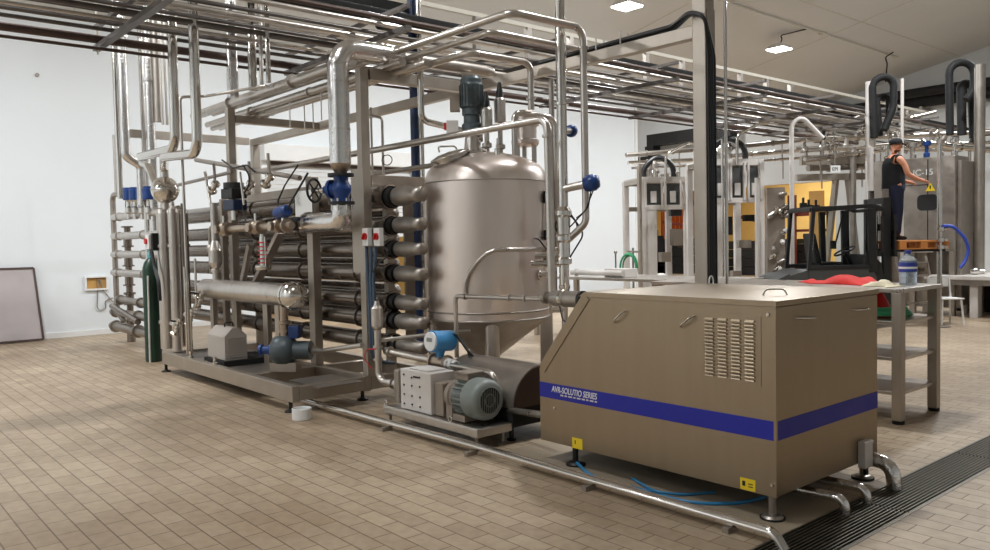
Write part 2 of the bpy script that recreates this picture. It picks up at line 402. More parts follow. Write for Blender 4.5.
# ================================================================== DRAIN
t = T('floor_drain', 'dark steel slotted drain grating set into the floor right of the cabinet', 'drain', (DX0, 3.3, 0))
for i, (y0, y1) in enumerate(((3.32, 4.88), (4.9, 6.48), (6.5, 8.1), (8.12, 9.7), (9.72, 11.3))):
    mb = MB(); n = 12
    for k in range(n+1):
        x = DX0+.02+(DX1-DX0-.04)*k/n; mb.box((x-.004, y0, -.028), (x+.004, y1, -.004))
    for k in range(7):
        y = y0+.01+(y1-y0-.02)*k/6; mb.box((DX0+.012, y-.006, -.03), (DX1-.012, y+.006, -.012))
    part('grating', mb, 'grating', t)
mb = MB()
for x in (DX0, DX1): mb.box((x-.008, 3.3, -.15), (x+.008, 13, .002))
part('drain_edge', mb, 'grating', t)

# ================================================================== HOMOGENISER CABINET
X0, X1, Y0, Y1, ZB, ZT = -4.345, -2.41, 4.146, 5.425, .150, 1.278
B0, B1 = .4775, .589
SX, SZ = -3.87, .69
t = T('homogeniser_cabinet', 'large stainless cabinet with slanted front corner and a blue band', 'machine', (-3.38, 4.78, 0))
mb = MB(); mb.prism([(X0, Y0, ZB), (X1, Y0, ZB), (X1, Y0, ZT-.035), (SX-.02, Y0, ZT-.035), (X0, Y0, SZ)], (0, Y1-Y0, 0)); part('housing', mb, 'cab', t, .006)
mb = MB(); mb.prism([(X0+.42, Y0-.008, ZT-.033), (X1+.008, Y0-.008, ZT-.033), (X1+.008, Y0-.008, ZT), (SX, Y0-.008, ZT)], (0, Y1-Y0+.016, 0)); lid = part('lid', mb, 'cab', t, .004)
# raised edge along the slant
d = V((SX-X0, 0, ZT-SZ)).normalized()
mb = MB()
a_, b_ = V((X0-.004, Y0-.004, SZ)), V((SX-.02, Y0-.004, ZT-.03))
mb.beam(a_+V((.035, 0, 0)), b_+V((.035, 0, 0)), .006, .07, (d.z, 0, -d.x)); part('slanted_seam', mb, 'cab', t)
mb = MB(); mb.box((X1-.012, Y0-.004, ZB), (X1+.004, Y0+.012, ZT-.036)); part('corner_trim', mb, 'cab', t)
mb = MB(); e = .0025
mb.box((X0-e, Y0-e, B0), (X1+e, Y0+.001, B1)); mb.box((X1-.001, Y0-e, B0), (X1+e, Y1+e, B1)); mb.box((X0-e, Y0-e, B0), (X0+.001, Y1, B1)); band = part('blue_band', mb, 'band', t, label='blue band around the cabinet')
def text(s, size, parent, loc, rx, name, m, sx=1, shear=0, xd=None):
    cu = bpy.data.curves.new('txt', 'FONT'); cu.body = s; cu.size = size; cu.extrude = .0012; cu.shear = shear; cu.offset = .0008
    o = bpy.data.objects.new('txt', cu); COL.objects.link(o); bpy.context.view_layer.update()
    me = bpy.data.meshes.new_from_object(o.evaluated_get(bpy.context.evaluated_depsgraph_get()))
    bpy.data.objects.remove(o)
    A = xd or V((1, 0, 0))
    for v in me.vertices:
        c = v.co; v.co = V(loc)+A*c.x*sx+V((0, 0, 1))*c.y+A.cross(V((0, 0, 1)))*c.z - ORG[parent.name]
    ob = link(bpy.data.objects.new(name, me)); me.materials.clear(); me.materials.append(M[m]); ob.parent = parent; ORG[ob.name] = ORG[parent.name]; return ob
tx0, tx1 = U(552, 392, 'y', Y0).x, U(597.5, 400, 'y', Y0).x
tt = text('AVR-SOLUTIO SERIES', .062, band, (tx0, Y0-e-.0005, B0+.052), 0, 'lettering', 'white', 1, .15)
wd = max(v.co.x for v in tt.data.vertices)-min(v.co.x for v in tt.data.vertices); mn = min(v.co.x for v in tt.data.vertices)
for v in tt.data.vertices: v.co.x = mn+(v.co.x-mn)*(tx1-tx0)/wd
mb = MB(); x = tx0+.09
while x < tx1: l = rnd.uniform(.02, .05); mb.box((x, Y0-e-.001, B0+.03), (min(x+l, tx1), Y0-e, B0+.041)); x += l+.012
part('small_lettering', mb, 'lightg', band)
# louvre
lx0, lx1, lz0, lz1 = -2.885, -2.52, .80, 1.165
lp = MB(); lp.box((lx0-.02, Y0-.003, lz0-.02), (lx1+.02, Y0+.001, lz1+.02)); louv = part('louvre_panel', lp, 'cab', t)
mb = MB()
for c in range(4):
    for r in range(17):
        xa = lx0+(lx1-lx0)*(c+.08)/4; xb = lx0+(lx1-lx0)*(c+.82)/4; z = lz1-(lz1-lz0)*(r+.5)/17
        mb.hexa([(xa, Y0-.003, z-.006), (xb, Y0-.003, z-.006), (xb, Y0-.003, z+.006), (xa, Y0-.003, z+.006), (xa+.004, Y0-.017, z-.006), (xb-.004, Y0-.017, z-.006), (xb-.006, Y0-.006, z+.006), (xa+.006, Y0-.006, z+.006)])
part('louvre_slot', mb, 'cab', louv)
def bow(p, q, out, r=.006, name='handle'):
    p, q, out = V(p), V(q), V(out); mb = MB(); mb.tube([p, p+out*.8+(q-p)*.12, q+out*.8-(q-p)*.12, q], r, .04, 8); part(name, mb, 'chrome', t)
for (u0, v0, u1, v1) in ((615.5, 322, 626.5, 311), (681.5, 327, 695, 316)): bow(U(u0, v0, 'y', Y0), U(u1, v1, 'y', Y0), (0, -.05, 0))
for (u0, v0, u1, v1) in ((795, 318, 812, 317.5), (852, 310, 866, 308.5)): bow(U(u0, v0, 'x', X1), U(u1, v1, 'x', X1), (.05, 0, 0))
bow((-2.71, 4.52, ZT), (-2.60, 4.61, ZT), (0, 0, .045), .0045)
for (u, v) in ((577.5, 443.5),):
    p = U(u, v, 'y', Y0); mb = MB(); mb.box((p.x-.05, Y0-.003, p.z-.038), (p.x+.05, Y0, p.z+.038)); st = part('warning_label', mb, 'yellow', t, label='yellow warning label')
    mb = MB(); mb.box((p.x-.024, Y0-.004, p.z-.006), (p.x-.014, Y0-.003, p.z+.022)); part('printed_mark', mb, 'black', st)
p = U(748, 484.5, 'y', Y0); mb = MB(); mb.box((p.x-.05, Y0-.003, p.z-.034), (p.x+.05, Y0, p.z+.034)); st = part('warning_label', mb, 'yellow', t, label='yellow warning label')
mb = MB(); mb.box((p.x-.036, Y0-.004, p.z-.012), (p.x-.016, Y0-.003, p.z+.018)); mb.box((p.x+.004, Y0-.004, p.z-.014), (p.x+.034, Y0-.003, p.z-.008)); mb.box((p.x+.004, Y0-.004, p.z+.002), (p.x+.034, Y0-.003, p.z+.008)); part('printed_mark', mb, 'black', st)
for (u, v, ax, val, dr) in ((768.5, 314.5, 'y', Y0, (0, -1, 0)), (772.3, 485, 'y', Y0, (0, -1, 0)), (555, 408, 'y', Y0, (0, -1, 0)), (866, 480-22, 'x', X1, (1, 0, 0))):
    p = U(u, v, ax, val); mb = MB(); mb.cyl(p, p+V(dr)*.012, .012, .009, 12); part('locking_screw', mb, 'chrome', t)
p = U(862, 451, 'x', X1); mb = MB(); mb.box((X1, p.y-.06, p.z-.1), (X1+.05, p.y+.05, p.z+.075)); bx = part('junction_box', mb, 'lightg', t, .006, label='grey junction box')
mb = MB(); mb.cyl((X1+.025, p.y, p.z-.1), (X1+.025, p.y, p.z-.15), .016); part('cable_gland', mb, 'black', bx)
mb = MB(); mb.cyl((X1+.02, p.y+.05, p.z+.05), (X1+.02, p.y+.1, p.z+.05), .012); part('cable_gland', mb, 'lightg', bx)
for (x, y) in ((X1-.06, Y0+.06), (X0+.30, Y0+.06), (X1-.06, Y1-.08), (X0+.2, Y1-.08)):
    mb = MB(); mb.lathe([(.0, 0), (.062, 0), (.066, .012), (.05, .026), (.022, .034), (.022, .16), (.03, .16), (.03, .175)], (x, y, .001), seg=18); part('levelling_foot', mb, 'black' if x < -3 else 'dull', t)
    mb = MB(); mb.lathe([(0, 0), (.072, 0), (.072, .014), (0, .014)], (x, y, .0005), seg=18); part('foot_pad', mb, 'rubber', t)
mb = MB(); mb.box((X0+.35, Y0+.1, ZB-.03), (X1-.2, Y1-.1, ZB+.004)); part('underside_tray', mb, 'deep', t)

# pipes and hose under the cabinet
pipe('thick bright steel outlet elbow bending into the drain under the grey junction box', [(-2.75, 5.36, .15), (-2.26, 5.30, .15), (-2.24, 5.30, -.02)], .048, 'foil', .11, seg=14, name='outlet_pipe')
pipe('thin steel outlet pipe bending into the drain, nearer of the two', [(-3.1, 4.56, .085), (-2.235, 4.6, .085), (-2.225, 4.6, -.02)], .029, 'foil', .06, name='outlet_pipe')
pipe('thin steel outlet pipe bending into the drain, between the thick elbow and the nearest one', [(-3.1, 4.84, .085), (-2.235, 4.88, .085), (-2.225, 4.88, -.02)], .029, 'foil', .06, name='outlet_pipe')
mb = MB(); pts = [U(577, 463, 'z', .03), U(592, 477, 'z', .012), U(620, 486, 'z', .012), U(650, 491, 'z', .012), U(676, 500, 'z', .012), U(705, 504, 'z', .012), U(740, 503.5, 'z', .012), U(765, 497, 'z', .02)]
mb.tube(pts, .011, .6, 8); S('air_hose', mb, 'bluehose', 'pale blue air hose snaking on the floor under the cabinet', 'hose')
mb = MB(); pts = [U(632, 478, 'z', .012), U(655, 492, 'z', .034), U(685, 495, 'z', .012), U(715, 492, 'z', .012)]
mb.tube(pts, .009, .5, 8); S('air_hose', mb, 'bluehose', 'short blue hose end crossing the longer blue hose under the cabinet', 'hose')
# floor pipe in front
mb = MB(); fp = [U(297, 401, 'z', .05), V((-7.3, 3.83, .05)), V((-4.85, 3.90, .05)), V((-2.32, 3.88, .05)), V((-2.26, 3.88, .05)), V((-2.22, 3.88, .0))]
fp = [V((-7.55, 3.80, .06)), V((-4.85, 3.88, .06)), V((-2.26, 3.86, .06)), V((-2.2, 3.86, -.02))]
o = S('drain_pipe', MB().tube(fp, .032, .07, 14), 'chrome', 'long polished steel drain pipe lying on the floor in front of the machines', 'pipe')
for f in (.06, .3, .52, .75, .95):
    p = fp[0].lerp(fp[2], f); mb = MB(); mb.box((p.x-.02, p.y-.05, 0), (p.x+.02, p.y+.05, p.z-.026)); part('pipe_support', mb, 'dull', o)

# ================================================================== WHITE POT at the skid corner
mb = MB(); p = U(302, 419, 'z', 0); mb.lathe([(.0, 0), (.088, 0), (.092, .004), (.092, .105), (.084, .108), (.08, .1), (.08, .02), (0, .02)], p, seg=28); S('white_pot', mb, 'white', 'short white plastic pot on the floor at the near corner of the pipe skid', 'pot')
# ================================================================== TANK
TC = V((-6.37, 5.36, 0)); TR = .63
TN = V((.765, -.643, 0)).normalized(); TL = V((.643, .765, 0)).normalized()
def TP(n, l, z): return TC + TN*n + TL*l + V((0, 0, z))
def onT(u, v, R):
    d = CR*((u-495)/FPX) - CU*((v-275)/FPX) + _d; o = CAM-TC
    a = d.x*d.x+d.y*d.y; b = o.x*d.x+o.y*d.y; c = o.x*o.x+o.y*o.y-R*R
    D = b*b-a*c; return CAM + d*((-b-math.sqrt(max(D, 0)))/a)
ZT0, ZT1 = .87, 2.25
t = T('process_tank', 'tall round stainless process tank with a domed top', 'tank', TC)
mb = MB(); mb.smooth_lathe([(TR, ZT0), (TR, ZT1)], TC, seg=64); part('shell', mb, 'tank', t)
mb = MB()
pf = [(TR, ZT1), (TR*.985, ZT1+.06), (TR*.95, ZT1+.115), (TR*.88, ZT1+.165), (TR*.76, ZT1+.21), (TR*.55, ZT1+.26), (TR*.3, ZT1+.295), (0, ZT1+.31)]
mb.smooth_lathe(pf, TC, seg=64); part('domed_head', mb, 'tank', t)
for z_, r_ in ((ZT1-.01, .006), (ZT0+.08, .01), (ZT0, .013)):
    mb = MB(); mb.ring(TC+V((0, 0, z_)), (0, 0, 1), TR+.002, r_, 6, 64); part('weld_seam', mb, 'dull', t)
mb = MB(); mb.smooth_lathe([(TR, ZT0), (TR*.97, ZT0-.03), (.09, .44), (.06, .40), (.06, .3), (0, .3)], TC, seg=48); part('cone_bottom', mb, 'dull', t)
for n, l, sq in ((.54, .03, 0), (-.05, .60, 1), (-.05, -.56, 0), (-.48, 0, 0)):
    p = TP(n, l, 0); mb = MB()
    if sq: mb.cbox(p+V((0, 0, .52)), (.13, .1, 1.0), math.atan2(TL.y, TL.x)); 
    else: mb.cyl(p+V((0, 0, .02)), p+V((0, 0, ZT0+.05)), .072, seg=24)
    mb.cyl(p, p+V((0, 0, .02)), .09, seg=18); part('leg', mb, 'ss', t)
# curved pipe on the shell
mb = MB(); pts = [onT(u, v, TR+.03) for u, v in ((464.5, 296), (465, 284), (469, 273), (477, 262), (486, 254), (495, 250), (510, 249.5), (528, 249.5), (541, 249))]
mb.tube(pts, .02, .1, 10); part('jacket_pipe', mb, 'ss', t)
p = onT(541, 275, TR+.0); mb = MB(); q = p+TN*.02+TL*-.02; mb.cyl(p-TL*.1+TN*.02, p+TL*.06+TN*.02, .032, seg=14); mb.cyl(p-TL*.02+TN*.02, p-TL*.0+TN*.02, .05, seg=14); part('side_nozzle', mb, 'chrome', t)
p = onT(546, 250, TR); mb = MB(); mb.cyl(p-TL*.02, p+TL*.16, .03); mb.cyl(p+TL*.02, p+TL*.045, .055); part('side_nozzle', mb, 'chrome', t)
# manway
mp_ = TP(.22, -.33, ZT1+.17); ax = (V((0, 0, 1))*.93 + TL*-.28 + TN*.1).normalized()
mb = MB(); mb.lathe([(.16, -.1), (.16, .06), (.18, .06), (.18, .075)], mp_, ax, 32); mw = part('manway_neck', mb, 'ss', t)
mb = MB(); mb.smooth_lathe([(.2, .072), (.205, .085), (.2, .1), (.12, .125), (0, .135)], mp_, ax, 32); part('manway_lid', mb, 'ss', mw)
mb = MB(); hp = mp_+ax*.13; s_ = TL; mb.tube([hp-s_*.09, hp-s_*.09+ax*.06, hp+s_*.09+ax*.06, hp+s_*.09], .009, .03, 8); part('lid_handle', mb, 'chrome', mw)
# agitator
ag = TP(.02, -.13, 0)
def zz(v, n=0): return 1.65 + (241-v)/FPX*8.35
mb = MB(); b = ag.copy(); mb.lathe([(.16, 2.5), (.16, 2.56), (.09, 2.57), (.075, 2.72), (.11, 2.73), (.11, 2.76)], b, seg=24); am = part('agitator_lantern', mb, 'ss', t)
mb = MB(); mb.lathe([(0, 2.74), (.105, 2.745), (.105, 2.84), (.085, 2.86), (.085, 2.93), (.1, 2.94), (.1, 3.0), (0, 3.0)], b, seg=20); part('gearbox', mb, 'motor', t)
mb = MB(); mb.lathe([(.085, 2.99), (.118, 3.02), (.118, 3.24), (.112, 3.26), (.112, 3.3), (.095, 3.325), (0, 3.33)], b, seg=24)
for k in range(20):
    a_ = 2*PI*k/20; mb.beam(b+V((math.cos(a_)*.119, math.sin(a_)*.119, 3.03)), b+V((math.cos(a_)*.119, math.sin(a_)*.119, 3.24)), .006, .012, (math.cos(a_), math.sin(a_), 0))
mo = part('agitator_motor', mb, 'motor', t, label='slate blue agitator motor')
mb = MB(); mb.cbox(b-TL*.17+V((0, 0, 3.06)), (.1, .1, .16), math.atan2(TL.y, TL.x)); part('terminal_box', mb, 'taupe', mo)
mb = MB(); mb.cbox(b-TL*.2+V((0, 0, 2.82)), (.12, .09, .13), math.atan2(TL.y, TL.x)); q = part('switch_box', mb, 'lightg', t)
mb = MB(); c_ = b-TL*.27+V((0, 0, 2.83)); mb.cbox(c_, (.03, .07, .07), math.atan2(TL.y, TL.x)); part('switch_knob', mb, 'red', q)
# valve heads on the top
for (n, l, zb, zt) in ((.1, .02, 2.76, 3.0), (-.05, .16, 2.86, 3.12)):
    p = TP(n, l, 0)
    mb = MB(); mb.lathe([(.025, 2.45), (.025, zb), ], p, seg=12); mb.lathe([(.05, 2.6), (.05, 2.63)], p); mb.lathe([(0, 2.58), (.05, 2.6), (.05, 2.64), (0, 2.66)], p, seg=14); v_ = part('top_valve', mb, 'ss', t)
    mb = MB(); mb.lathe([(0, zb), (.06, zb+.01), (.062, zt-.02), (.05, zt), (0, zt)], p, seg=20); part('valve_actuator', mb, 'ss', v_)
    mb = MB(); mb.lathe([(.042, zt), (.036, zt+.06), (.028, zt+.1), (.018, zt+.16), (0, zt+.17)], p, seg=16); part('position_sensor', mb, 'black', v_)
# two-stage canister on legs
p = TP(-.12, .42, 0)
mb = MB(); mb.lathe([(0, 2.62), (.13, 2.63), (.145, 2.66), (.145, 2.69), (.12, 2.7), (.12, 2.83), (.15, 2.84), (.15, 2.87), (.12, 2.88), (.12, 2.95), (.06, 3.0), (0, 3.0)], p, seg=28); cn = part('vent_filter', mb, 'tank', t)
for a_ in (.4, 2.5, 4.6):
    q = p+V((math.cos(a_), math.sin(a_), 0))*.1; mb = MB(); mb.cyl(q+V((0, 0, 2.36)), q+V((0, 0, 2.64)), .025, seg=10); part('filter_leg', mb, 'ss', cn)
mb = MB(); q = TP(.33, .12, 0); mb.lathe([(.028, 2.48), (.028, 2.56), (.02, 2.56), (.008, 2.57), (.008, 2.66), (0, 2.66)], q, seg=12); part('vent_plug', mb, 'chrome', t)
mb = MB(); q = TP(.1, -.05, 2.62); 
for k in range(9):
    w_ = q+V((rnd.uniform(-.1, .1), rnd.uniform(-.1, .1), rnd.uniform(-.07, .06))); mb.cyl(w_, w_+V((rnd.uniform(-.1, .1), rnd.uniform(-.1, .1), rnd.uniform(-.05, .05))), .018, seg=8)
part('shaft_seal_fittings', mb, 'chrome', t)
mb = MB(); q = TP(.3, .5, 2.36)
for (u_, v_) in ((603/4.125+400, 0), ): pass
mb = MB(); q = onT(546, 205, TR+.02); mb.tube([q+V((0, 0, .12)), q, q+TL*.02+V((0, 0, -.3)), q+TL*-.12+TN*.1+V((0, 0, -.34)), onT(538, 238, TR+.06), q+TL*.05+V((0, 0, -.52))], .008, .1, 6); part('sensor_cable', mb, 'black', t)
mb = MB(); q = onT(547, 205, TR+.03); mb.cyl(q+V((0, 0, .02)), q+V((0, 0, .14)), .03, seg=12); part('probe', mb, 'black', t); mb = MB(); q2 = onT(547, 236, TR+.03); mb.cyl(q2+V((0, 0, -.04)), q2+V((0, 0, .06)), .028, seg=12); part('probe', mb, 'black', t)

# ---- pipes round the tank
yA = 4.7
pipe('long steel pipe passing in front of the tank top and bending down beside it', [(-10.62, yA, 2.65), (-4.78, yA, 2.65), (-4.76, yA, 1.2)], .034, 'ss', .11, [(1, .1), (1, .86), (0, .5)])
pipe('thin steel pipe running behind the tank at shoulder height', [(-9.4, 5.75, 2.56), (-6.9, 5.75, 2.57)], .032, 'dull')
fy = 4.62
pt = U(455.5, 296, 'y', fy); pe = U(548, 299, 'y', fy)
o = pipe('thin steel feed pipe crossing the tank front and dropping to the flow meter', [(pt.x, fy, .56), (pt.x, fy, pt.z), (pe.x, fy, pe.z), (-4.6, fy, pe.z)], .022, 'ss', .05, [(1, .12), (1, .62), (1, .78)])
f0, f1 = U(553, 298, 'y', fy), U(581, 298, 'y', fy)
t = T('inline_filter', 'short fat cylinder in the feed pipe entering the slanted cabinet corner', 'filter', (f0.x, fy, f0.z-.07))
mb = MB(); A = V((1, 0, 0)); L_ = f1.x-f0.x; mb.lathe([(.022, -.16), (.024, -.1), (.05, -.1), (.05, -.07), (.03, -.06), (.066, .02), (.066, L_*.45), (.07, L_*.45), (.07, L_*.5), (.066, L_*.5), (.066, L_+.02), (0, L_+.03)], f0, A, 20); part('filter_housing', mb, 'dull', t)
mb = MB(); mb.lathe([(.068, L_*.32), (.072, L_*.34), (.072, L_*.42), (.068, L_*.44)], f0, A, 20); part('clamp_ring', mb, 'chrome', t)
mb = MB(); mb.lathe([(.067, L_+.0), (.07, L_+.01), (.07, L_+.03), (0, L_+.035)], f0, A, 20); part('end_cap', mb, 'black', t)
mb = MB(); q = f0+V((L_*.4, -.05, -.06)); mb.tube([q, q+V((.05, -.02, -.1)), q+V((.16, -.02, -.16))], .006, .05, 6); part('drip_wire', mb, 'black', t)

pipe('tall polished pipe standing right of the tank from floor valve to ceiling rack', [(-5.40, 5.5, 4.6), (-5.40, 5.5, 1.05)], .048, 'chrome', 0, [(0, .47)], seg=14)
p8 = U(580, 40, 'y', 5.62)
b1 = U(512, 13, 'y', 4.72); 
pipe('polished pipe of the overhead bundle coming down right of the tall chrome pipe', [(-11.9, 4.72, 3.62), (-5.22, 4.72, 3.62), (-5.22, 5.62, 3.62), (-5.22, 5.62, 1.8), (-5.40, 5.52, 1.62)], .035, 'ss', .12, [(2, .1), (2, .8)])
b2 = U(490, 28, 'y', 4.82)
pipe('second pipe of the overhead bundle turning back towards the tank vent', [(-11.7, 4.82, 3.55), (-5.62, 4.82, 3.55), (-5.62, 6.3, 3.55)], .032, 'ss', .1)
b3 = U(465, 44, 'y', 4.92)
pipe('third pipe of the overhead bundle dropping onto the tank vent filter', [(-11.5, 4.92, 3.46), (-6.05, 4.92, 3.46), (-6.05, 5.72, 3.46), (-6.05, 5.72, 2.98)], .034, 'ss', .1, [(2, .75)])
pipe('pipe dropping from the overhead bundle and turning to the tank agitator', [(-6.95, 4.98, 3.60), (-6.95, 4.98, 2.93), (-6.95, 5.55, 2.86)], .034, 'chrome', .1, [(0, .2)])
q = U(551, 66, 'y', 5.9)
pipe('slim vertical pipe just left of the tall chrome pipe', [(q.x, 5.9, 3.3), (q.x, 5.9, 1.0)], .028, 'dull')
# loop next to the canister
pipe('bent pipe looping from the vent filter down behind the tank shoulder', [TP(.16, .30, 2.5), TP(.16, .30, 2.94), TP(.05, .42, 2.94), TP(.0, .72, 2.9), TP(.0, .74, 1.4)], .03, 'ss', .1)
# valve column at the tall pipe
t = T('sampling_valve_assembly', 'stack of steel valves at the foot of the tall chrome pipe', 'valve', (-5.40, 5.5, .9))
mb = MB(); mb.lathe([(.04, 1.05), (.05, 1.05), (.05, 1.08), (.035, 1.1), (.035, 1.18), (.055, 1.18), (.055, 1.21), (.04, 1.22), (.04, 1.4), (.075, 1.42), (.075, 1.46), (.06, 1.48), (.06, 1.62), (.08, 1.64), (.08, 1.68), (.062, 1.7), (.068, 1.86), (.08, 1.88), (.08, 1.92), (.05, 1.96)], (-5.40, 5.5, 0), seg=18); part('valve_body', mb, 'chrome', t)
mb = MB(); mb.cyl((-5.4, 5.5, 1.42), V((-5.4, 5.5, 1.42))-TL*.32, .032); mb.cyl(V((-5.4, 5.5, 1.42))-TL*.2, V((-5.4, 5.5, 1.42))-TL*.17, .05); mb.cyl((-5.4, 5.5, 1.5), V((-5.4, 5.5, 1.5))-TL*.28, .03); part('branch', mb, 'chrome', t)
mb = MB(); mb.cyl((-5.4, 5.5, 0), (-5.4, 5.5, 1.06), .03); mb.cyl((-5.4, 5.5, .98), V((-5.4, 5.5, .98))-TL*.12, .03); part('drain_leg', mb, 'ss', t)
mb = MB(); q = V((-5.4, 5.5, 1.95))
for k, (dx, dz) in enumerate(((.16, -.35), (.2, -.5), (-.1, -.3))):
    mb.tube([q+TL*(.03*k), q+TL*dx+V((0, 0, dz*.5)), q+TL*(dx*.2)+V((0, 0, dz))], .008, .1, 6)
part('sensor_cable', mb, 'black', t)
def bluehead(name, label, p, pipe_from, r=.07, cable=True):
    t = T(name, label, 'valve', p-V((0, 0, r)))
    d = (p-pipe_from).normalized()
    mb = MB(); mb.smooth_lathe([(0, -r*.9), (r*.8, -r*.85), (r, -r*.4), (r*1.04, 0), (r, r*.5), (r*.7, r*.95), (0, r*1.05)], p, d, 18); part('actuator_head', mb, 'blue', t, label='blue actuator head')
    mb = MB(); mb.cyl(pipe_from, p-d*r*.8, r*.5); part('stem', mb, 'ss', t)
    if cable:
        mb = MB(); mb.tube([p+V((0, 0, -r*.8)), p-d*.03+V((0, 0, -.22)), p-d*.2+V((0, 0, -.36)), pipe_from+V((0, 0, -.4))], .007, .1, 6); mb.tube([p+d*.03+V((0, 0, -r*.7)), p-d*.06+V((0, 0, -.25)), p-d*.15+V((0, 0, -.3))], .006, .08, 6); part('cable', mb, 'black', t)
    return t
bluehead('pneumatic_valve', 'blue rounded valve head on the right of the tall chrome pipe, at tank shoulder height', U(591, 183, 'y', 5.62), V((-5.38, 5.5, 2.13)), .078)
bluehead('pneumatic_valve', 'small blue valve head half hidden between two vertical pipes above the tank', U(571, 131, 'y', 5.75), V((-5.4, 5.52, 2.68)), .06, False)

# ================================================================== DRUM COVER beside the pump
t = T('barrel_motor_cover', 'dark rounded stainless motor cover between the tank and the cabinet', 'machine', (-5.3, 4.64, 0))
xa, xb, cy, rr = -5.8, -4.83, 4.63, .33
arc = [(cy-rr*math.cos(PI*k/20), .28+rr*math.sin(PI*k/20)) for k in range(21)]
mb = MB(); mb.prism([(xa, y, z) for y, z in arc], (xb-xa, 0, 0), True); part('cover', mb, 'dull', t, .004)
mb = MB(); mb.prism([(xb, cy+(y-cy)*.97, .28+(z-.28)*.97) for y, z in arc], (.006, 0, 0)); part('end_plate', mb, 'rust', t)
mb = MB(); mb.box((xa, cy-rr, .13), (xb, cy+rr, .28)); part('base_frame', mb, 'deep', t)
for x in (xa+.08, xb-.1):
    for y in (cy-.26, cy+.26):
        mb = MB(); mb.lathe([(0, 0), (.04, 0), (.04, .015), (.02, .02), (.02, .13)], (x, y, 0), seg=12); part('foot', mb, 'black', t)
o_ = pipe('steel pipe bending down beside the motor fan and running into the cabinet', [(-5.82, 4.36, .545), (-5.12, 4.36, .535), (-5.10, 4.36, .22+.02), (-4.4, 4.24, .31)], .027, 'ss', .09, [(0, .1)])

# ================================================================== LOBE PUMP SKID
t = T('pump_skid', 'small stainless base carrying the lobe pump and its motor', 'machine', (-5.5, 4.12, 0))
bx0, bx1, by0, by1 = -6.18, -4.84, 3.93, 4.30
mb = MB(); mb.box((bx0, by0, .105), (bx1, by1, .17)); mb.box((bx0, by0-.0, .165), (bx1, by0+.03, .18)); bp = part('base_plate', mb, 'ss', t, .008)
for x in (bx0+.05, bx1-.06):
    for y in (by0+.04, by1-.05):
        mb = MB(); mb.lathe([(0, 0), (.045, 0), (.045, .012), (.014, .02), (.014, .105)], (x, y, 0), seg=14); mb.cbox((x, y, .1), (.06, .06, .01)); part('foot', mb, 'dull', t)
for x in (bx0+.02, -5.2):
    mb = MB(); mb.ring((x, by0+.015, .2), (0, 1, 0), .022, .007, 8, 16); part('lifting_eye', mb, 'chrome', t)
t = T('lobe_pump', 'lobe pump with speckled light grey gearbox and grey green finned motor', 'pump', (-5.6, 4.12, .17))
yc = 4.12; zc = .37
gx0, gx1 = U(400.5, 385, 'y', yc-.13).x, U(432, 385, 'y', yc-.13).x
mb = MB(); mb.box((gx0, yc-.13, .175), (gx1-.02, yc+.13, .53)); mb.box((gx0+.1, yc-.1, .53), (gx1-.1, yc+.1, .545)); gb = part('gear_case', mb, 'lightg', t, .012, label='light grey gear case')
mb = MB()
for i in range(3):
    for j in range(4):
        p = V((gx0+.06+i*.12, yc-.131, .22+j*.085+rnd.uniform(-.01, .01))); mb.cyl(p, p+V((0, -.006, 0)), .009, seg=8)
mb.box((gx0+.2, yc-.134, .47), (gx0+.28, yc-.13, .485)); part('plug', mb, 'black', gb)
mb = MB(); mb.box((gx0-.13, yc-.12, .2), (gx0-.05, yc+.12, .51)); mb.box((gx0-.05, yc-.09, .25), (gx0, yc+.09, .47)); ph = part('rotor_case', mb, 'dull', t, .02)
mb = MB(); mb.lathe([(.0, -.03), (.09, -.03), (.1, 0), (.1, .03)], (gx0-.14, yc, .355), (-1, 0, 0), 20); part('front_cover', mb, 'ss', ph)
for dz in (-.09, .09):
    mb = MB(); mb.cyl((gx0-.13, yc-.06, .355+dz), (gx0-.17, yc-.06, .355+dz), .018, seg=10); part('cover_nut', mb, 'chrome', ph)
mb = MB(); cx0, cx1 = gx1-.01, gx1+.11; mb.box((cx0, yc-.1, .175), (cx1, yc+.1, .46)); part('coupling_guard', mb, 'taupe', t, .01, label='taupe coupling guard')
mb = MB(); mb.lathe([(0, 0), (.08, 0), (.11, .02), (.12, .05), (.12, .08), (.095, .1), (.095, .12), (.13, .125), (.13, .145), (0, .145)], (cx1, yc, zc-.01), (1, 0, 0), 24); mb.box((cx1+.03, yc-.09, .175), (cx1+.11, yc+.09, .3)); part('reduction_gear', mb, 'taupe', t, label='taupe reduction gear')
mx0 = cx1+.147; fx = -4.90; mx1 = fx-.17
mb = MB(); mb.lathe([(0, 0), (.125, 0), (.125, mx1-mx0), (0, mx1-mx0)], (mx0, yc, zc), (1, 0, 0), 28)
mo = part('motor_body', mb, 'greym', t)
for k in range(22):
    a_ = 2*PI*k/22; c_ = V((0, math.cos(a_), math.sin(a_))); mb = MB(); mb.beam(V((mx0+.01, yc, zc))+c_*.14, V((mx1-.005, yc, zc))+c_*.14, .008, .032, c_)
    part('cooling_fin', mb, 'greym', mo)
mb = MB(); mb.box((mx0+.01, yc-.12, .182), (mx1-.01, yc+.12, .235)); part('motor_foot', mb, 'taupe', mo)
mb = MB(); mb.box((mx0+.01, yc-.07, zc+.14), (mx1-.02, yc+.09, zc+.19)); mb.box((mx0+.0, yc-.08, zc+.19), (mx1-.01, yc+.1, zc+.21)); part('terminal_box', mb, 'taupe', mo, .006)
mb = MB(); mb.smooth_lathe([(.16, mx1-.02), (.168, mx1), (.17, fx-.07), (.165, fx-.03), (.14, fx), (.105, fx+.002)], V((0, yc, zc)), (1, 0, 0), 32); fc = part('fan_cover', mb, 'greym', t, label='grey green fan cover')
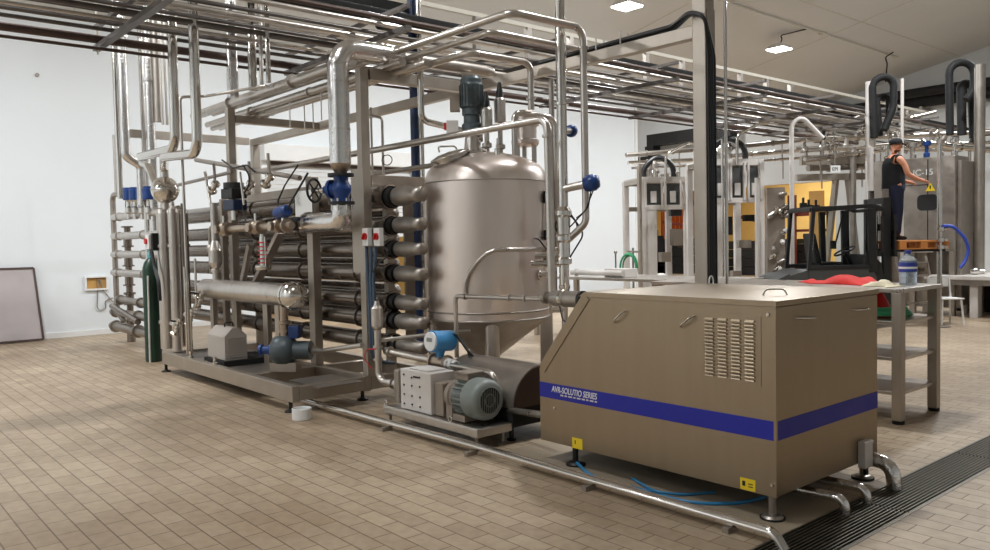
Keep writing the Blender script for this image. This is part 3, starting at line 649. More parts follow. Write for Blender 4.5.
mb = MB(); mb.lathe([(.145, fx-.03), (0, fx-.03)], V((0, yc, zc)), (1, 0, 0), 24); part('fan_opening', mb, 'deep', fc)
mb = MB()
for k in range(-5, 6):
    h_ = math.sqrt(max(.11**2-(k*.02)**2, 0)); mb.beam((fx, yc+k*.02, zc-h_), (fx, yc+k*.02, zc+h_), .006, .006, (1, 0, 0))
for r_ in (.05, .108): mb.ring((fx, yc, zc), (1, 0, 0), r_, .005, 6, 24)
part('fan_grille', mb, 'greym', fc)

# inlet pipe with strainer
vx = U(378, 350, 'y', 4.12).x
t = pipe('upright steel inlet pipe with a fat strainer, feeding the lobe pump', [(vx, 4.12, 1.06), (vx, 4.12, .335), (gx0-.12, 4.12, .335)], .034, 'ss', .1, [(0, .55), (0, .72), (1, .55)], name='inlet_pipe')
mb = MB(); mb.lathe([(0, 1.1), (.02, 1.1), (.03, 1.06), (.058, 1.03), (.058, .86), (.05, .84), (.034, .82)], (vx, 4.12, 0), seg=18); part('strainer', mb, 'ss', t)
p0 = V((vx, 4.15, .56)); 
pipe('steel discharge pipe from the strainer line towards the flow meter', [(vx, 4.2, .615), (-5.98, 4.38, .55)], .036, 'ss', 0, [(0, .1), (0, .92)])
pipe('thin upper pipe from the strainer to behind the flow meter', [(vx, 4.16, .72), (-6.1, 4.9, .78)], .022, 'ss', 0, [(0, .12)])
mb = MB(); q = V((vx, 4.06, .55)); mb.tube([q+V((.06, 0, .1)), q+V((-.05, -.04, .09)), q+V((-.09, -.04, .0)), q+V((-.02, 0, -.1))], .006, .06, 6); S('red_wire', mb, 'red', 'red wire loop hanging by the inlet pipe', 'wire')
# flow meter
fm = U(440, 341, 'y', 4.38)
t = T('flow_meter', 'sky blue flow meter with round white display on the pump pipe', 'flow meter', (fm.x, 4.38, .47))
ax = (V((.02, -.99, .06))).normalized()
mb = MB(); mb.lathe([(0, -.14), (.085, -.14), (.096, -.12), (.096, .07), (.1, .075), (.1, .1), (0, .1)], fm, ax, 26); hd = part('transmitter_housing', mb, 'sky', t, .004)
mb = MB(); mb.lathe([(.088, .1), (.088, .118), (.078, .122), (0, .122)], fm, ax, 26); fc = part('display_cover', mb, 'white', hd)
s_ = ax.cross(V((0, 0, 1))).normalized(); u_ = s_.cross(ax)
mb = MB(); 
R_ = Matrix((s_, u_, -ax)).transposed() if False else Matrix(((s_.x, u_.x, -ax.x), (s_.y, u_.y, -ax.y), (s_.z, u_.z, -ax.z)))
mb.cbox(fm+ax*.1235+u_*.015, (.08, .035, .003), rot=R_); part('display_window', mb, 'greym', fc)
mb = MB(); mb.lathe([(.05, .08), (.035, .13), (.035, .17), (.055, .17)], fm, (0, 0, -1), 16); part('neck', mb, 'sky', t)
mb = MB(); c_ = V((fm.x, 4.38, .545)); mb.cyl(c_-V((.1, 0, 0)), c_+V((.1, 0, 0)), .06, seg=20); 
for d_ in (-.1, .1): mb.cyl(c_+V((d_-.012, 0, 0)), c_+V((d_+.012, 0, 0)), .078, seg=20)
part('meter_tube', mb, 'copper', t)
mb = MB(); mb.lathe([(.035, .11), (.05, .11), (.05, .2), (.04, .2), (.04, .24), (.028, .24)], c_, (1, 0, 0), 16); part('white_coupling', mb, 'white', t)
mb = MB()
for k in range(4):
    q = fm+V((.06+.02*k, .1, .06)); mb.tube([q, q+V((.08, .05, -.05-.03*k)), q+V((.12, .1, -.2)), q+V((.05, .2, -.3))], .01, .08, 6)
part('signal_cable', mb, 'black', t)
mb = MB(); q = V((-5.95, 4.42, .38)); mb.cyl(q, q+V((.1, -.02, -.03)), .04); mb.cyl(q+V((.12, -.02, -.03)), q+V((.24, -.04, -.07)), .05); mb.cyl(q-V((.08, 0, -.05)), q, .05); S('check_valve', mb, 'chrome', 'shiny steel check valve between the gear case and the motor, below the flow meter', 'valve')

# ================================================================== TALL COLUMN and its beam
CX, CY = -4.04, 5.83
t = T('support_column', 'tall square stainless column rising behind the cabinet to the ceiling', 'column', (CX, CY, 0))
mb = MB(); mb.box((CX-.066, CY-.066, 0), (CX+.066, CY+.066, CEIL(CX)-.01)); part('column_post', mb, 'frame', t, .008)
mb = MB(); mb.box((CX-.15, CY-.15, 0), (CX+.15, CY+.15, .015)); part('foot_plate', mb, 'frame', t)
mb = MB(); mb.box((CX+.067, CY-.04, .02), (CX+.074, CY+.06, 3.55)); part('cable_channel', mb, 'dull', t)
t = T('overhead_beam', 'long square stainless beam from the tall column leftwards above the tank', 'beam', (-8.5, CY, 3.3))
mb = MB(); mb.box((-13.05, CY-.045, 3.33), (CX-.076, CY+.045, 3.44)); part('beam_body', mb, 'frame', t, .006)
for x in (-12.95, -7.15):
    mb = MB(); mb.box((x-.06, CY-.06, 0.0), (x+.06, CY+.06, 3.329)); part('beam_post', mb, 'frame', t, .006)
# the cable bundle over beam and down the column
t = T('cable_bundle', 'black and blue cable bundle bending over the beam and down the column', 'cables', (CX+.1, CY, 1.2))
for i in range(7):
    dy = -.045+.014*i; dz = .012*(i % 3); mb = MB()
    mb.tube([(-6.0, CY+dy, 3.455+dz), (-4.35, CY+dy, 3.47+dz), (CX-.05, CY+dy*.5-.11, 3.52+dz), (CX+.09, CY-.11, 3.47+dz*.5), (CX+.09+.008*(i % 3), CY-.02+dy, 3.15), (CX+.088+.01*(i % 3), CY-.02+dy*.9, 1.3), (CX+.088+.01*(i % 3), CY-.02+dy*.9, .1)], .011, .25, 8)
    part('cable', mb, ('black', 'black', 'black', 'black', 'conduit', 'black', 'conduit')[i], t)
for x in (-5.6, -5.2, -4.9):
    for y in (CY-.055, CY+.055): mb = MB(); mb.box((x-.005, y-.005, 3.44), (x+.005, y+.005, 3.55)); part('cable_clip', mb, 'lightg', t)
q = U(715, 12, 'y', CY+.02); pipe('slim bright conduit standing just right of the tall column', [(q.x+.03, CY+.12, 3.62), (q.x+.03, CY+.12, .05)], .014, 'chrome', 0, name='conduit', cat='conduit')
mb = MB(); q = U(709, 262, 'x', CX+.12); mb.ring(q+V((.02, 0, -.17)), (1, .3, 0), .055, .006, 6, 24); S('air_hose_coil', mb, 'white', 'small white hose loop hanging on the right side of the tall column', 'hose')
# ================================================================== PIPE SKID AND HEAT EXCHANGER
YFR, YBK = 3.58, 4.40
XR_, XL_ = -7.2, -10.96
zt = .27; zb = .11
t = T('process_skid', 'long stainless skid frame carrying pipes and pumps left of the tank', 'skid frame', (-9.1, 4.0, 0))
for y in (YFR, YBK, 5.15):
    mb = MB(); mb.box((XL_, y-.04, zb), (XR_, y+.04, zt)); part('base_rail', mb, 'frame', t, .006)
for x in (XL_+.04, -9.7, -8.3, XR_-.04):
    mb = MB(); mb.box((x-.04, YFR+.041, zb+.01), (x+.04, YBK-.041, zt-.01)); part('cross_member', mb, 'frame', t, .006)
    mb = MB(); mb.box((x-.04, YBK+.041, zb+.01), (x+.04, 5.109, zt-.01)); part('cross_member', mb, 'frame', t, .006)
mb = MB(); mb.box((XL_+.1, YFR+.05, .225), (-8.36, YBK-.05, .235)); part('deck_plate', mb, 'dull', t)
for x in (XL_+.03, XR_-.12):
    for y in (YFR+.0, YBK, 5.15):
        mb = MB(); mb.lathe([(0, 0), (.06, 0), (.06, .012), (.02, .03), (.02, .12)], (x, y, 0), seg=14); part('foot', mb, 'black', t)
def post(x, y, z0, z1, w=.1, d=.1):
    mb = MB(); mb.box((x-w/2, y-d/2, z0), (x+w/2, y+d/2, z1)); part('post', mb, 'frame', t, .006)
post(-7.2, 4.42, .27, 3.45, .1, .1)
post(-8.33, 4.42, .27, 2.42, .13, .1)
q = U(231, 150, 'y', 4.42); post(q.x, 4.42, .27, 3.5, .1, .1); PX = q.x
post(XL_+.05, 4.42, .27, 2.3, .08, .08); post(-9.35, 4.30, .27, 1.05, .1, .06)
q = U(268, 340, 'y', 4.1); post(q.x, 4.1, .24, 1.02, .12, .06); q = U(238, 330, 'y', 4.1); post(q.x, 4.1, .24, 1.02, .07, .06)
def brace(p, q, w=.09, h=.06):
    mb = MB(); mb.beam(p, q, w, h); part('brace', mb, 'frame', t, .004)
brace((PX+.05, 4.42, 2.26), (-8.40, 4.42, 2.26), .08, .1)
brace((XR_, 4.48, 2.30), (XR_, 5.6, 2.30), .08, .11); brace((XR_+.02, 4.48, 3.39), (XR_+.02, 5.74, 3.39), .1, .12)
brace((PX, 4.48, 3.36), (PX, 5.74, 3.36), .1, .1)
brace(U(250, 245, 'y', 4.2), U(233, 332, 'y', 4.2), .06, .08); brace(U(281, 232, 'y', 4.25), U(256, 283, 'y', 4.25), .1, .06)
brace((-13.0, 3.82, 3.40), (-13.0, 5.74, 3.40), .1, .12)
# wide plate on the right post carrying the switches
mb = MB(); mb.box((-7.36, 4.355, 1.35), (-7.12, 4.368, 2.42)); part('mounting_plate', mb, 'frame', t)
mb = MB(); mb.box((-8.42, 4.25, 1.9), (-8.02, 4.26, 2.25)); part('splash_plate', mb, 'chrome', t)

# exchanger
t = T('tube_heat_exchanger', 'bank of stacked horizontal exchanger tubes left of the tank', 'heat exchanger', (-9.4, 4.6, 0))
YT = 4.60
levels = [2.12] + [U(412, v, 'y', YT).z for v in (224.5, 249, 274, 303, 322, 346)]
levels[-1] = max(levels[-1], .45)
for i, z in enumerate(levels):
    r = .115 if i == 0 else (.096 if i % 2 else .09)
    mb = MB(); mb.cyl((-12.95, YT, z), (-6.98, YT, z), r, seg=26); tb = part('exchanger_tube', mb, 'dark', t)
    for x in (-10.2, -8.9, -7.62, -7.0): mb = MB(); mb.cyl((x-.02, YT, z), (x+.02, YT, z), r+.016, seg=20); part('tube_flange', mb, 'dark', tb)
    mb = MB(); mb.cyl((-6.98, YT, z), (-6.9, YT, z), r*.9, seg=18); part('clamp', mb, 'black', tb)
    mb = MB(); mb.smooth_lathe([(.0, 0), (r*.5, .004), (r*.8, .03), (r*.9, .08), (r*.88, .18), (r*.8, .25), (r*.7, .3), (r*.66, .34), (r*.66, .46), (0, .46)], (-6.9, YT, z), (1, 0, 0), 18); part('return_bend', mb, 'dull', tb)
for i in range(7):
    z = .55+.285*i; mb = MB(); mb.cyl((-12.2, 4.92, z), (-7.5, 4.92, z), .085, seg=18); tb = part('exchanger_tube', mb, 'dark', t)
    mb = MB(); mb.smooth_lathe([(.085, 0), (.08, .06), (.05, .1), (0, .11)], (-7.5, 4.92, z), (1, 0, 0), 18); part('tube_end', mb, 'dull', tb)
for x in (-12.0, -10.6, -7.3):
    mb = MB(); mb.box((x-.04, 4.72, .27), (x+.04, 4.80, 2.3)); part('tube_rack', mb, 'frame', t)
mb = MB(); mb.box((-6.98, 4.735, .45), (-6.95, 4.85, 2.25)); part('end_plate', mb, 'frame', t)

# ---- front of the skid
yv = 3.95
p0, p1 = U(206, 291, 'y', yv), U(293, 292.5, 'y', yv); zc_ = (p0.z+p1.z)/2
t = T('horizontal_holding_vessel', 'smooth horizontal steel vessel low on the skid with a flanged right end', 'vessel', ((p0.x+p1.x)/2, yv, zc_-.13))
mb = MB(); mb.cyl((p0.x, yv, zc_), (p1.x, yv, zc_), .125, seg=28); part('vessel_shell', mb, 'ss', t)
mb = MB(); mb.smooth_lathe([(.125, 0), (.11, .05), (.06, .09), (0, .1)], (p0.x, yv, zc_), (-1, 0, 0), 24); part('vessel_end', mb, 'ss', t)
mb = MB(); mb.lathe([(.125, -.06), (.155, -.06), (.155, -.02), (.125, -.02), (.125, .0), (.155, 0), (.155, .03)], (p1.x, yv, zc_), (1, 0, 0), 28); part('vessel_flange', mb, 'chrome', t)
mb = MB(); mb.smooth_lathe([(.155, .03), (.14, .1), (.09, .16), (0, .19)], (p1.x, yv, zc_), (1, 0, 0), 28); part('dished_end', mb, 'chrome', t)
for x in (p0.x+.25, p1.x-.35):
    mb = MB(); mb.box((x-.05, yv-.03, .245), (x+.05, yv+.03, zc_-.1)); part('saddle_leg', mb, 'frame', t)
c0 = U(216, 270, 'y', yv)
t = T('riser_pipe', 'upright steel riser with a fat middle section on the left end of the horizontal vessel', 'pipe', (c0.x, yv, zc_+.12))
mb = MB(); mb.lathe([(.045, zc_+.1), (.045, 1.32), (.065, 1.32), (.065, 1.36), (.05, 1.37), (.085, 1.44), (.085, 1.6), (.045, 1.72), (.045, 2.2), (0, 2.2)], (c0.x, yv, 0), seg=20); part('riser_body', mb, 'ss', t)
mb = MB(); mb.tube([(c0.x-.02, yv, 1.9), (c0.x-.14, yv, 1.88), (c0.x-.14, yv, 1.3), (c0.x-.14, yv, zc_+.3)], .03, .06); mb.ball((c0.x-.14, yv, 1.62), .06); part('bypass_pipe', mb, 'dull', t)
# holding columns
for (u, r, y, lab, m) in ((166, .095, 3.78, 'fat upright steel column at the left end of the skid', 'ss'), (175.5, .065, 3.78, 'slim upright steel column right beside the fat left column', 'ss'), (185.5, .07, 4.05, 'dark upright steel column behind the two left columns of the skid', 'dark')):
    q = U(u, 290, 'y', y); mb = MB(); mb.lathe([(0, .24), (r, .25), (r, 2.12), (r*.9, 2.17), (r*.4, 2.2), (r*.4, 2.26), (0, 2.26)], (q.x, y, 0), seg=22)
    o = S('holding_column', mb, m, lab, 'column')
    for z in (.6, 1.65): mb = MB(); mb.lathe([(r, z), (r+.015, z), (r+.015, z+.04), (r, z+.04)], (q.x, y, 0), seg=22); part('clamp_band', mb, m, o)
q = U(165, 190, 'y', 3.8)
t = T('round_buffer_vessel', 'shiny round ball-shaped steel vessel above the left columns', 'vessel', (q.x, 3.8, q.z-.18))
mb = MB(); mb.ball((q.x, 3.8, q.z), .185, 28, (1, 1, 1), 16); part('ball_shell', mb, 'chrome', t)
mb = MB(); mb.ring((q.x, 3.8, q.z), (0, 0, 1), .187, .008, 6, 32); part('ball_seam', mb, 'ss', t)
mb = MB(); mb.cyl((q.x, 3.8, q.z-.27), (q.x, 3.8, q.z-.16), .05); part('lower_neck', mb, 'ss', t)
SPH = V((q.x, 3.8, q.z))
# thin pipe with elbow
a0 = U(180, 97, 'y', 3.7); a1 = U(181.5, 345, 'y', 3.7)
pipe('thin steel line rising the left columns and kinking right below the bundle', [(a0.x+.02, 3.7, .28), (a0.x, 3.7, a0.z), (a0.x+.06, 4.0, a0.z+.03), (a0.x+1.1, 4.35, a0.z+.04)], .018, 'ss', .05)
q = U(187, 340, 'y', 3.66); pipe('thin upright steel rod in front of the dark left column', [(q.x, 3.66, .28), (q.x, 3.66, 1.4)], .014, 'chrome')
q = U(193, 300, 'y', 3.75); pipe('thin crooked sample line left of the horizontal vessel', [(q.x-.1, 3.75, .28), (q.x-.1, 3.75, .75), (q.x+.12, 3.75, .95), (q.x+.12, 3.75, 1.5)], .016, 'chrome', .05)
# cluster of small fittings low on the left
for (u, v, y, lab) in ((176, 327, 3.72, 'short tilted chrome valve low between the left columns'), (199, 300, 3.8, 'chrome angle valve at the left tip of the horizontal vessel'), (190, 318, 3.85, 'chrome valve with a short handle below the vessel tip')):
    q = U(u, v, y and 'y', y); t = T('angle_valve', lab, 'valve', q-V((0, 0, .08)))
    mb = MB(); d = V((.5, 0, .6)).normalized(); mb.lathe([(0, -.13), (.05, -.13), (.05, -.1), (.03, -.09), (.035, 0), (.05, .02), (.05, .06), (.03, .08), (.03, .13), (0, .13)], q, d, 14); part('valve_body', mb, 'chrome', t)
    mb = MB(); mb.cyl(q, q+V((-.1, -.03, .05)), .028, seg=12); part('outlet', mb, 'chrome', t)
    mb = MB(); mb.cyl(q+d*.1, q+d*.1+V((.02, -.1, .02)), .012, seg=8); part('handle', mb, 'black', t)
# blower cover
q0, q1 = U(209, 355, 'y', 3.70), U(226, 361, 'y', 3.70); 
bz = .31; x0, x1 = U(208.5, 350, 'y', 3.72).x, U(247, 350, 'y', 4.05).x
x1 = x0+.62; ya, yb = 3.70, 4.05
x0 = U(208, 350, 'y', 3.70).x; xm_ = U(225, 350, 'y', 3.70).x
t = T('motor_cover', 'grey louvred motor cover with chamfered top on the skid deck', 'machine', ((x0+xm_)/2, 3.9, .235))
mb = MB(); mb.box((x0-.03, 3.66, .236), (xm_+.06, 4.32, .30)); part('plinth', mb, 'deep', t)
yb = U(247, 345, 'x', xm_).y; zt_ = U(225, 337, 'y', 3.70).z; z2 = U(230, 328, 'y', 3.78).z
mb = MB(); ym = (3.70+yb)/2; prof = [(3.70, .30), (yb, .30), (yb, zt_), (yb-.10, z2), (3.80, z2), (3.70, zt_)]
mb.prism([(x0, y, z) for y, z in prof], (xm_-x0, 0, 0)); cv = part('cover', mb, 'coverg', t, .01)
mb = MB()
for k in range(9):
    z = .33+k*(zt_-.33)/9; mb.box((xm_, 3.73, z), (xm_+.008, yb-.03, z+.012))
part('louvre', mb, 'coverg', cv)
mb = MB(); mb.tube([(xm_-.2, ym-.05, z2), (xm_-.2, ym-.05, z2+.05), (xm_-.2, ym+.05, z2+.05), (xm_-.2, ym+.05, z2)], .01, .02, 8); part('lifting_handle', mb, 'black', t)
for (u, v) in ((191, 360), (215, 365.5)):
    q = U(u, v, 'y', 3.58); mb = MB(); mb.lathe([(0, .27), (.035, .27), (.035, .29), (.02, .3), (.02, .36), (0, .36)], (q.x, 3.58, 0), seg=12); S('levelling_bolt', mb, 'chrome', 'bright bolt on the front rail of the skid %s' % ('below the dark left column' if u < 200 else 'in front of the motor cover'), 'bolt')
# centrifugal pump
pc = U(285, 350, 'y', 3.95)
t = T('centrifugal_pump', 'round slate blue centrifugal pump on the skid deck under the vessel end', 'pump', (pc.x, 3.95, .27))
mb = MB(); A = V((.75, .66, 0)).normalized()
mb.smooth_lathe([(0, -.14), (.1, -.14), (.15, -.11), (.165, -.05), (.165, .05), (.13, .1), (.1, .12), (0, .12)], pc, A, 26); part('volute', mb, 'motor', t)
mb = MB(); mb.lathe([(0, .12), (.1, .12), (.1, .3), (0, .3)], pc, A, 22); part('pump_motor', mb, 'motor', t)
mb = MB(); mb.lathe([(0, .14), (.07, .14), (.07, .17), (.045, .17), (.045, .26), (.065, .26), (.065, .29), (0, .29)], pc, -A, 18); part('inlet_flange', mb, 'blue', t, label='blue inlet flange')
mb = MB(); mb.cbox(pc+A*.12+V((.0, 0, .2)), (.12, .1, .14), math.atan2(A.y, A.x)); part('terminal_box', mb, 'blue', t, .01, label='blue terminal box')
mb = MB(); mb.cbox(V((pc.x, 3.95, (.27+pc.z-.13)/2)), (.3, .16, pc.z-.13-.27), math.atan2(A.y, A.x)); part('pump_foot', mb, 'frame', t)
mb = MB(); mb.lathe([(.045, .12), (.045, .2), (.07, .2), (.07, .225), (.05, .23), (.05, .28), (.075, .29), (.075, .32), (.045, .33), (.045, zc_-pc.z-.1)], pc, (0, 0, 1), 16); part('outlet_pipe', mb, 'copper', t)
q = U(306, 349, 'y', 4.15); q2 = U(362, 345, 'y', 4.2)
pipe('short steel pipe from the slate pump to the right skid post', [q, (q.x+.3, 4.17, q.z), q2], .026, 'ss', .1, [(0, .15), (0, .6)], clr=2.0)
# deck bits
q = U(285, 385, 'z', .27); mb = MB(); mb.box((q.x-.35, 3.75, .237), (q.x+.3, 4.25, .252)); S('drip_tray', mb, 'dull', 'flat steel drip tray under the slate pump', 'tray')

# sanitary line with brassy valves
ys = 3.9; s0, s1 = U(222, 229, 'y', ys), U(292, 226, 'y', ys); zs = (s0.z+s1.z)/2
pipe('warm toned sanitary line with clamp fittings above the horizontal vessel', [(s0.x, ys, zs), (s1.x, ys, zs)], .04, 'copper', 0, [(0, .04), (0, .12), (0, .48), (0, .6), (0, .86), (0, .94)], clr=1.9, clm='copper')
for (u, lab, r) in ((224, 'brassy valve ball at the left end of the sanitary line', .085), (256, 'brassy valve ball in the middle of the sanitary line', .08), (278, 'brassy valve ball near the right end of the sanitary line', .075)):
    q = U(u, 228, 'y', ys); t = T('ball_valve', lab, 'valve', (q.x, ys, zs-r)); mb = MB(); mb.ball((q.x, ys, zs), r, 18); part('valve_body', mb, 'copper', t)
    mb = MB(); mb.cyl((q.x, ys, zs+r*.8), (q.x, ys, zs+r+.08), .02); part('stem', mb, 'chrome', t)
    mb = MB(); mb.cyl((q.x, ys-r*.8, zs), (q.x, ys-r-.03, zs), .05); part('cap', mb, 'copper', t)
q = U(263, 252, 'y', ys)
t = T('spring_valve', 'red striped spring valve hanging below the sanitary line', 'valve', (q.x, ys, q.z-.18))
mb = MB(); mb.cyl((q.x, ys, q.z-.18), (q.x, ys, q.z+.2), .03); part('stem', mb, 'chrome', t)
mb = MB()
for k in range(6): mb.ring((q.x, ys, q.z-.12+.045*k), (0, 0, 1), .05, .007, 6, 18)
part('spring', mb, 'red', t, label='red spring')
mb = MB(); mb.cyl((q.x-.06, ys, q.z-.15), (q.x-.06, ys, q.z+.17), .01, seg=8); part('guide_rod', mb, 'chrome', t)
mb = MB(); mb.cyl((q.x+.06, ys, q.z-.15), (q.x+.06, ys, q.z+.17), .01, seg=8); part('guide_rod', mb, 'chrome', t)
mb = MB(); mb.lathe([(0, -.2), (.08, -.2), (.09, -.17), (.09, -.15), (0, -.15)], q, (0, 0, 1), 18); part('lower_plate', mb, 'chrome', t)
q = U(283, 212, 'y', 3.9)
t = T('blue_actuator', 'rounded blue valve actuator above the right end of the sanitary line', 'actuator', q-V((0, 0, .08)))
mb = MB(); mb.lathe([(0, -.12), (.05, -.12), (.07, -.1), (.07, .06), (.055, .1), (0, .1)], q, V((1, .1, .15)), 18); part('actuator_body', mb, 'blue', t)
mb = MB(); mb.cyl(q, q+V((.02, 0, -.2)), .025); part('stem', mb, 'chrome', t)
mb = MB(); mb.tube([q+V((.1, 0, .02)), q+V((.16, .05, .15)), q+V((.3, .15, .4))], .012, .1, 6); part('cable', mb, 'black', t)
q = U(234, 197, 'y', 3.95)
t = T('control_valve_block', 'dark blue and black control valve block above the sanitary line', 'valve', q-V((0, 0, .24)))
mb = MB(); mb.cbox(q+V((0, 0, .04)), (.27, .2, .12), .1); mb.cyl(q+V((0, 0, .1)), q+V((0, 0, .17)), .12, seg=20); part('black_actuator', mb, 'black', t, .01)
mb = MB(); mb.cbox(q+V((.02, 0, -.1)), (.26, .18, .13), .1); part('blue_body', mb, 'navy', t, .015, label='dark blue valve body')
mb = MB(); mb.cyl(q+V((0, 0, -.16)), q+V((0, 0, -.28)), .04); part('stem', mb, 'chrome', t)
mb = MB(); mb.cbox(q+V((-.1, -.105, .05)), (.04, .005, .03), .1); part('name_plate', mb, 'white', t)
# fittings beside it
for (u, v, lab, m) in ((214, 187, 'chrome coupling left of the dark control valve block', 'chrome'), (249, 187, 'chrome coupling right of the dark control valve block', 'chrome'), (268, 180, 'small chrome coupling by the upper skid rail', 'chrome')):
    q = U(u, v, 'y', 4.05); t = T('coupling', lab, 'fitting', q-V((0, 0, .1)))
    mb = MB(); mb.lathe([(0, -.1), (.04, -.1), (.065, -.07), (.065, -.04), (.035, -.02), (.035, .02), (.055, .03), (.055, .07), (.03, .09), (0, .1)], q, V((.5, .2, .6)), 16); part('coupling_body', mb, m, t)
    mb = MB(); mb.cyl(q+V((.04, 0, .05)), q+V((.02, 0, .3)), .018); part('tube_stub', mb, 'dull', t)
# crossing thin lines and cables above
for (u0, v0, u1, v1, y, r, lab, m) in ((196, 160, 300, 178, 4.3, .03, 'dark pipe sloping behind the control valve block', 'dull'), (178, 185, 232, 172, 4.2, .024, 'thin pipe sloping up towards the second skid post', 'dull'), (205, 172, 213, 215, 4.0, .02, 'short upright tube left of the control valve block', 'ss'), (240, 172, 244, 205, 3.9, .014, 'short thin rod right of the control valve block', 'chrome')):
    pipe(lab, [U(u0, v0, 'y', y), U(u1, v1, 'y', y)], r, m)
for (pts, lab) in (([(243, 165), (252, 180), (240, 200), (246, 222)], 'thin black cable looping down right of the control valve block'), ([(298, 165), (285, 185), (276, 205), (284, 210)], 'thin black cable dropping to the rounded blue actuator'), ([(222, 160), (233, 168), (247, 165), (255, 172)], 'thin black cable draped over the control valve block')):
    mb = MB(); mb.tube([U(u, v, 'y', 3.98) for u, v in pts], .01, .15, 6); S('signal_cable', mb, 'black', lab, 'cable')

# ---- big foil clad pipe with blue gate valve
yp = 4.10
ptop = U(339, 60, 'y', yp); pbot = U(339, 164, 'y', yp); X_ = (ptop.x+pbot.x)/2
zel = U(345, 44, 'y', yp).z
t = T('clad_steam_pipe', 'wide shiny foil clad pipe dropping from the overhead rack to the blue valve', 'pipe', (X_, yp, pbot.z))
mb = MB(); mb.tube([(X_, yp, pbot.z), (X_, yp, zel), (X_, yp+.75, zel)], .105, .2, 26, n=7); part('cladding', mb, 'foil', t)
for z in (pbot.z+.33, pbot.z+.8, zel-.18): mb = MB(); mb.lathe([(.105, 0), (.109, 0), (.109, .02), (.105, .02)], (X_, yp, z), (0, 0, 1), 26); part('cladding_seam', mb, 'chrome', t)
mb = MB(); mb.lathe([(.105, 0), (.1, -.02), (.05, -.11), (.05, -.14)], (X_, yp, pbot.z), (0, 0, 1), 22); part('reducer', mb, 'copper', t)
mb = MB(); mb.tube([(X_, yp+.7, zel), (X_, 6.2, zel), (X_-.6, 6.2, zel+.1)], .06, .2, 16); part('feed_pipe', mb, 'dull', t)
vb = U(338, 190, 'y', yp); 
t = T('gate_valve', 'blue flanged gate valve with black handwheel under the foil clad pipe', 'valve', (X_, yp, vb.z-.2))
ztp, zbt = U(338, 174, 'y', yp).z, U(338, 205, 'y', yp).z
mb = MB(); mb.lathe([(0, ztp-.03), (.13, ztp-.03), (.13, ztp), (0, ztp)], (X_, yp, 0), seg=24); mb.lathe([(0, zbt-.0), (.13, zbt), (.13, zbt+.03), (0, zbt+.03)], (X_, yp, 0), seg=24); part('valve_flange', mb, 'black', t)
mb = MB(); mb.smooth_lathe([(.075, zbt+.03), (.07, zbt+.08), (.1, (ztp+zbt)/2-.02), (.1, (ztp+zbt)/2+.03), (.07, ztp-.08), (.075, ztp-.03)], (X_, yp, 0), seg=24); vbz = (ztp+zbt)/2
D = V((-.9, -.42, 0)).normalized(); c = V((X_, yp, vbz))
mb.lathe([(.075, 0), (.075, .1), (.1, .1), (.1, .13), (.05, .14), (.04, .2), (0, .2)], c, D, 18); part('valve_body', mb, 'blue', t)
mb = MB(); mb.cyl(c+D*.2, c+D*.36, .015); mb.cyl(c+D*.2, c+D*.26, .028); part('valve_stem', mb, 'chrome', t)
hw = c+D*.33; mb = MB(); mb.ring(hw, D, .115, .013, 8, 30); x_ = D.cross(V((0, 0, 1)))
for k in range(4):
    a_ = PI/4+k*PI/2; mb.cyl(hw, hw+(x_*math.cos(a_)+V((0, 0, 1))*math.sin(a_))*.113, .009, seg=8)
mb.cyl(hw-D*.02, hw+D*.02, .028, seg=12); part('handwheel', mb, 'black', t, label='black handwheel')
e0 = U(309, 223, 'y', yp)
t = T('clad_elbow_pipe', 'foil clad elbow pipe running left from under the blue gate valve', 'pipe', (X_-.2, yp, e0.z-.1))
mb = MB(); mb.tube([(X_, yp, zbt-.01), (X_, yp, e0.z), (e0.x, yp, e0.z)], .1, .14, 26, n=7); part('cladding', mb, 'foil', t)
mb = MB(); mb.cyl((e0.x-.03, yp, e0.z), (e0.x+.02, yp, e0.z), .118, seg=26); part('end_collar', mb, 'chrome', t)
mb = MB(); mb.cyl((e0.x-.34, yp, e0.z), (e0.x-.02, yp, e0.z), .075, seg=22); part('black_sleeve', mb, 'rubber', t, label='black rubber sleeve')
for k in range(7):
    a_ = 2*PI*k/7; mb = MB(); mb.cyl((X_+.1*math.cos(a_), yp+.1*math.sin(a_), zbt-.06), (X_+.1*math.cos(a_), yp+.1*math.sin(a_), zbt+.06), .011, seg=8); part('flange_bolt', mb, 'chrome', t)

# ---- switch boxes
for (u, lab) in ((366.5, 'left of two white switch boxes with red rotary knobs on the skid post'), (378, 'right of two white switch boxes with red rotary knobs on the skid post')):
    q = U(u, 237, 'y', 4.32); t = T('switch_box', lab, 'switch box', (q.x, 4.335, q.z-.09)); 
    mb = MB(); mb.box((q.x-.052, 4.30, q.z-.09), (q.x+.052, 4.354, q.z+.09)); part('enclosure', mb, 'white', t, .006)
    mb = MB(); c = V((q.x+.01, 4.30, q.z+.005)); mb.cyl(c, c+V((0, -.02, 0)), .036, seg=20); kb = part('rotary_knob', mb, 'red', t)
    mb = MB(); mb.cbox(c+V((0, -.03, 0)), (.016, .02, .06), rot=Matrix.Rotation(.5, 3, 'Y')); part('knob_grip', mb, 'red', kb)
for i, (u, lab) in enumerate(((366, 'left slate blue conduit below the switch boxes'), (370.5, 'middle slate blue conduit below the switch boxes'), (375, 'right slate blue conduit below the switch boxes'))):
    q = U(u, 247, 'y', 4.33); q2 = U(368+2.6*i, 290, 'y', 4.33)
    mb = MB(); mb.tube([(q.x, 4.335, q.z), (q.x, 4.335, q.z-.1), (q2.x, 4.335, q2.z+.1), (q2.x+.03, 4.335, .45), (q2.x-.06, 4.6, .4)], .017, .15, 10); S('conduit', mb, 'conduit', lab, 'conduit')
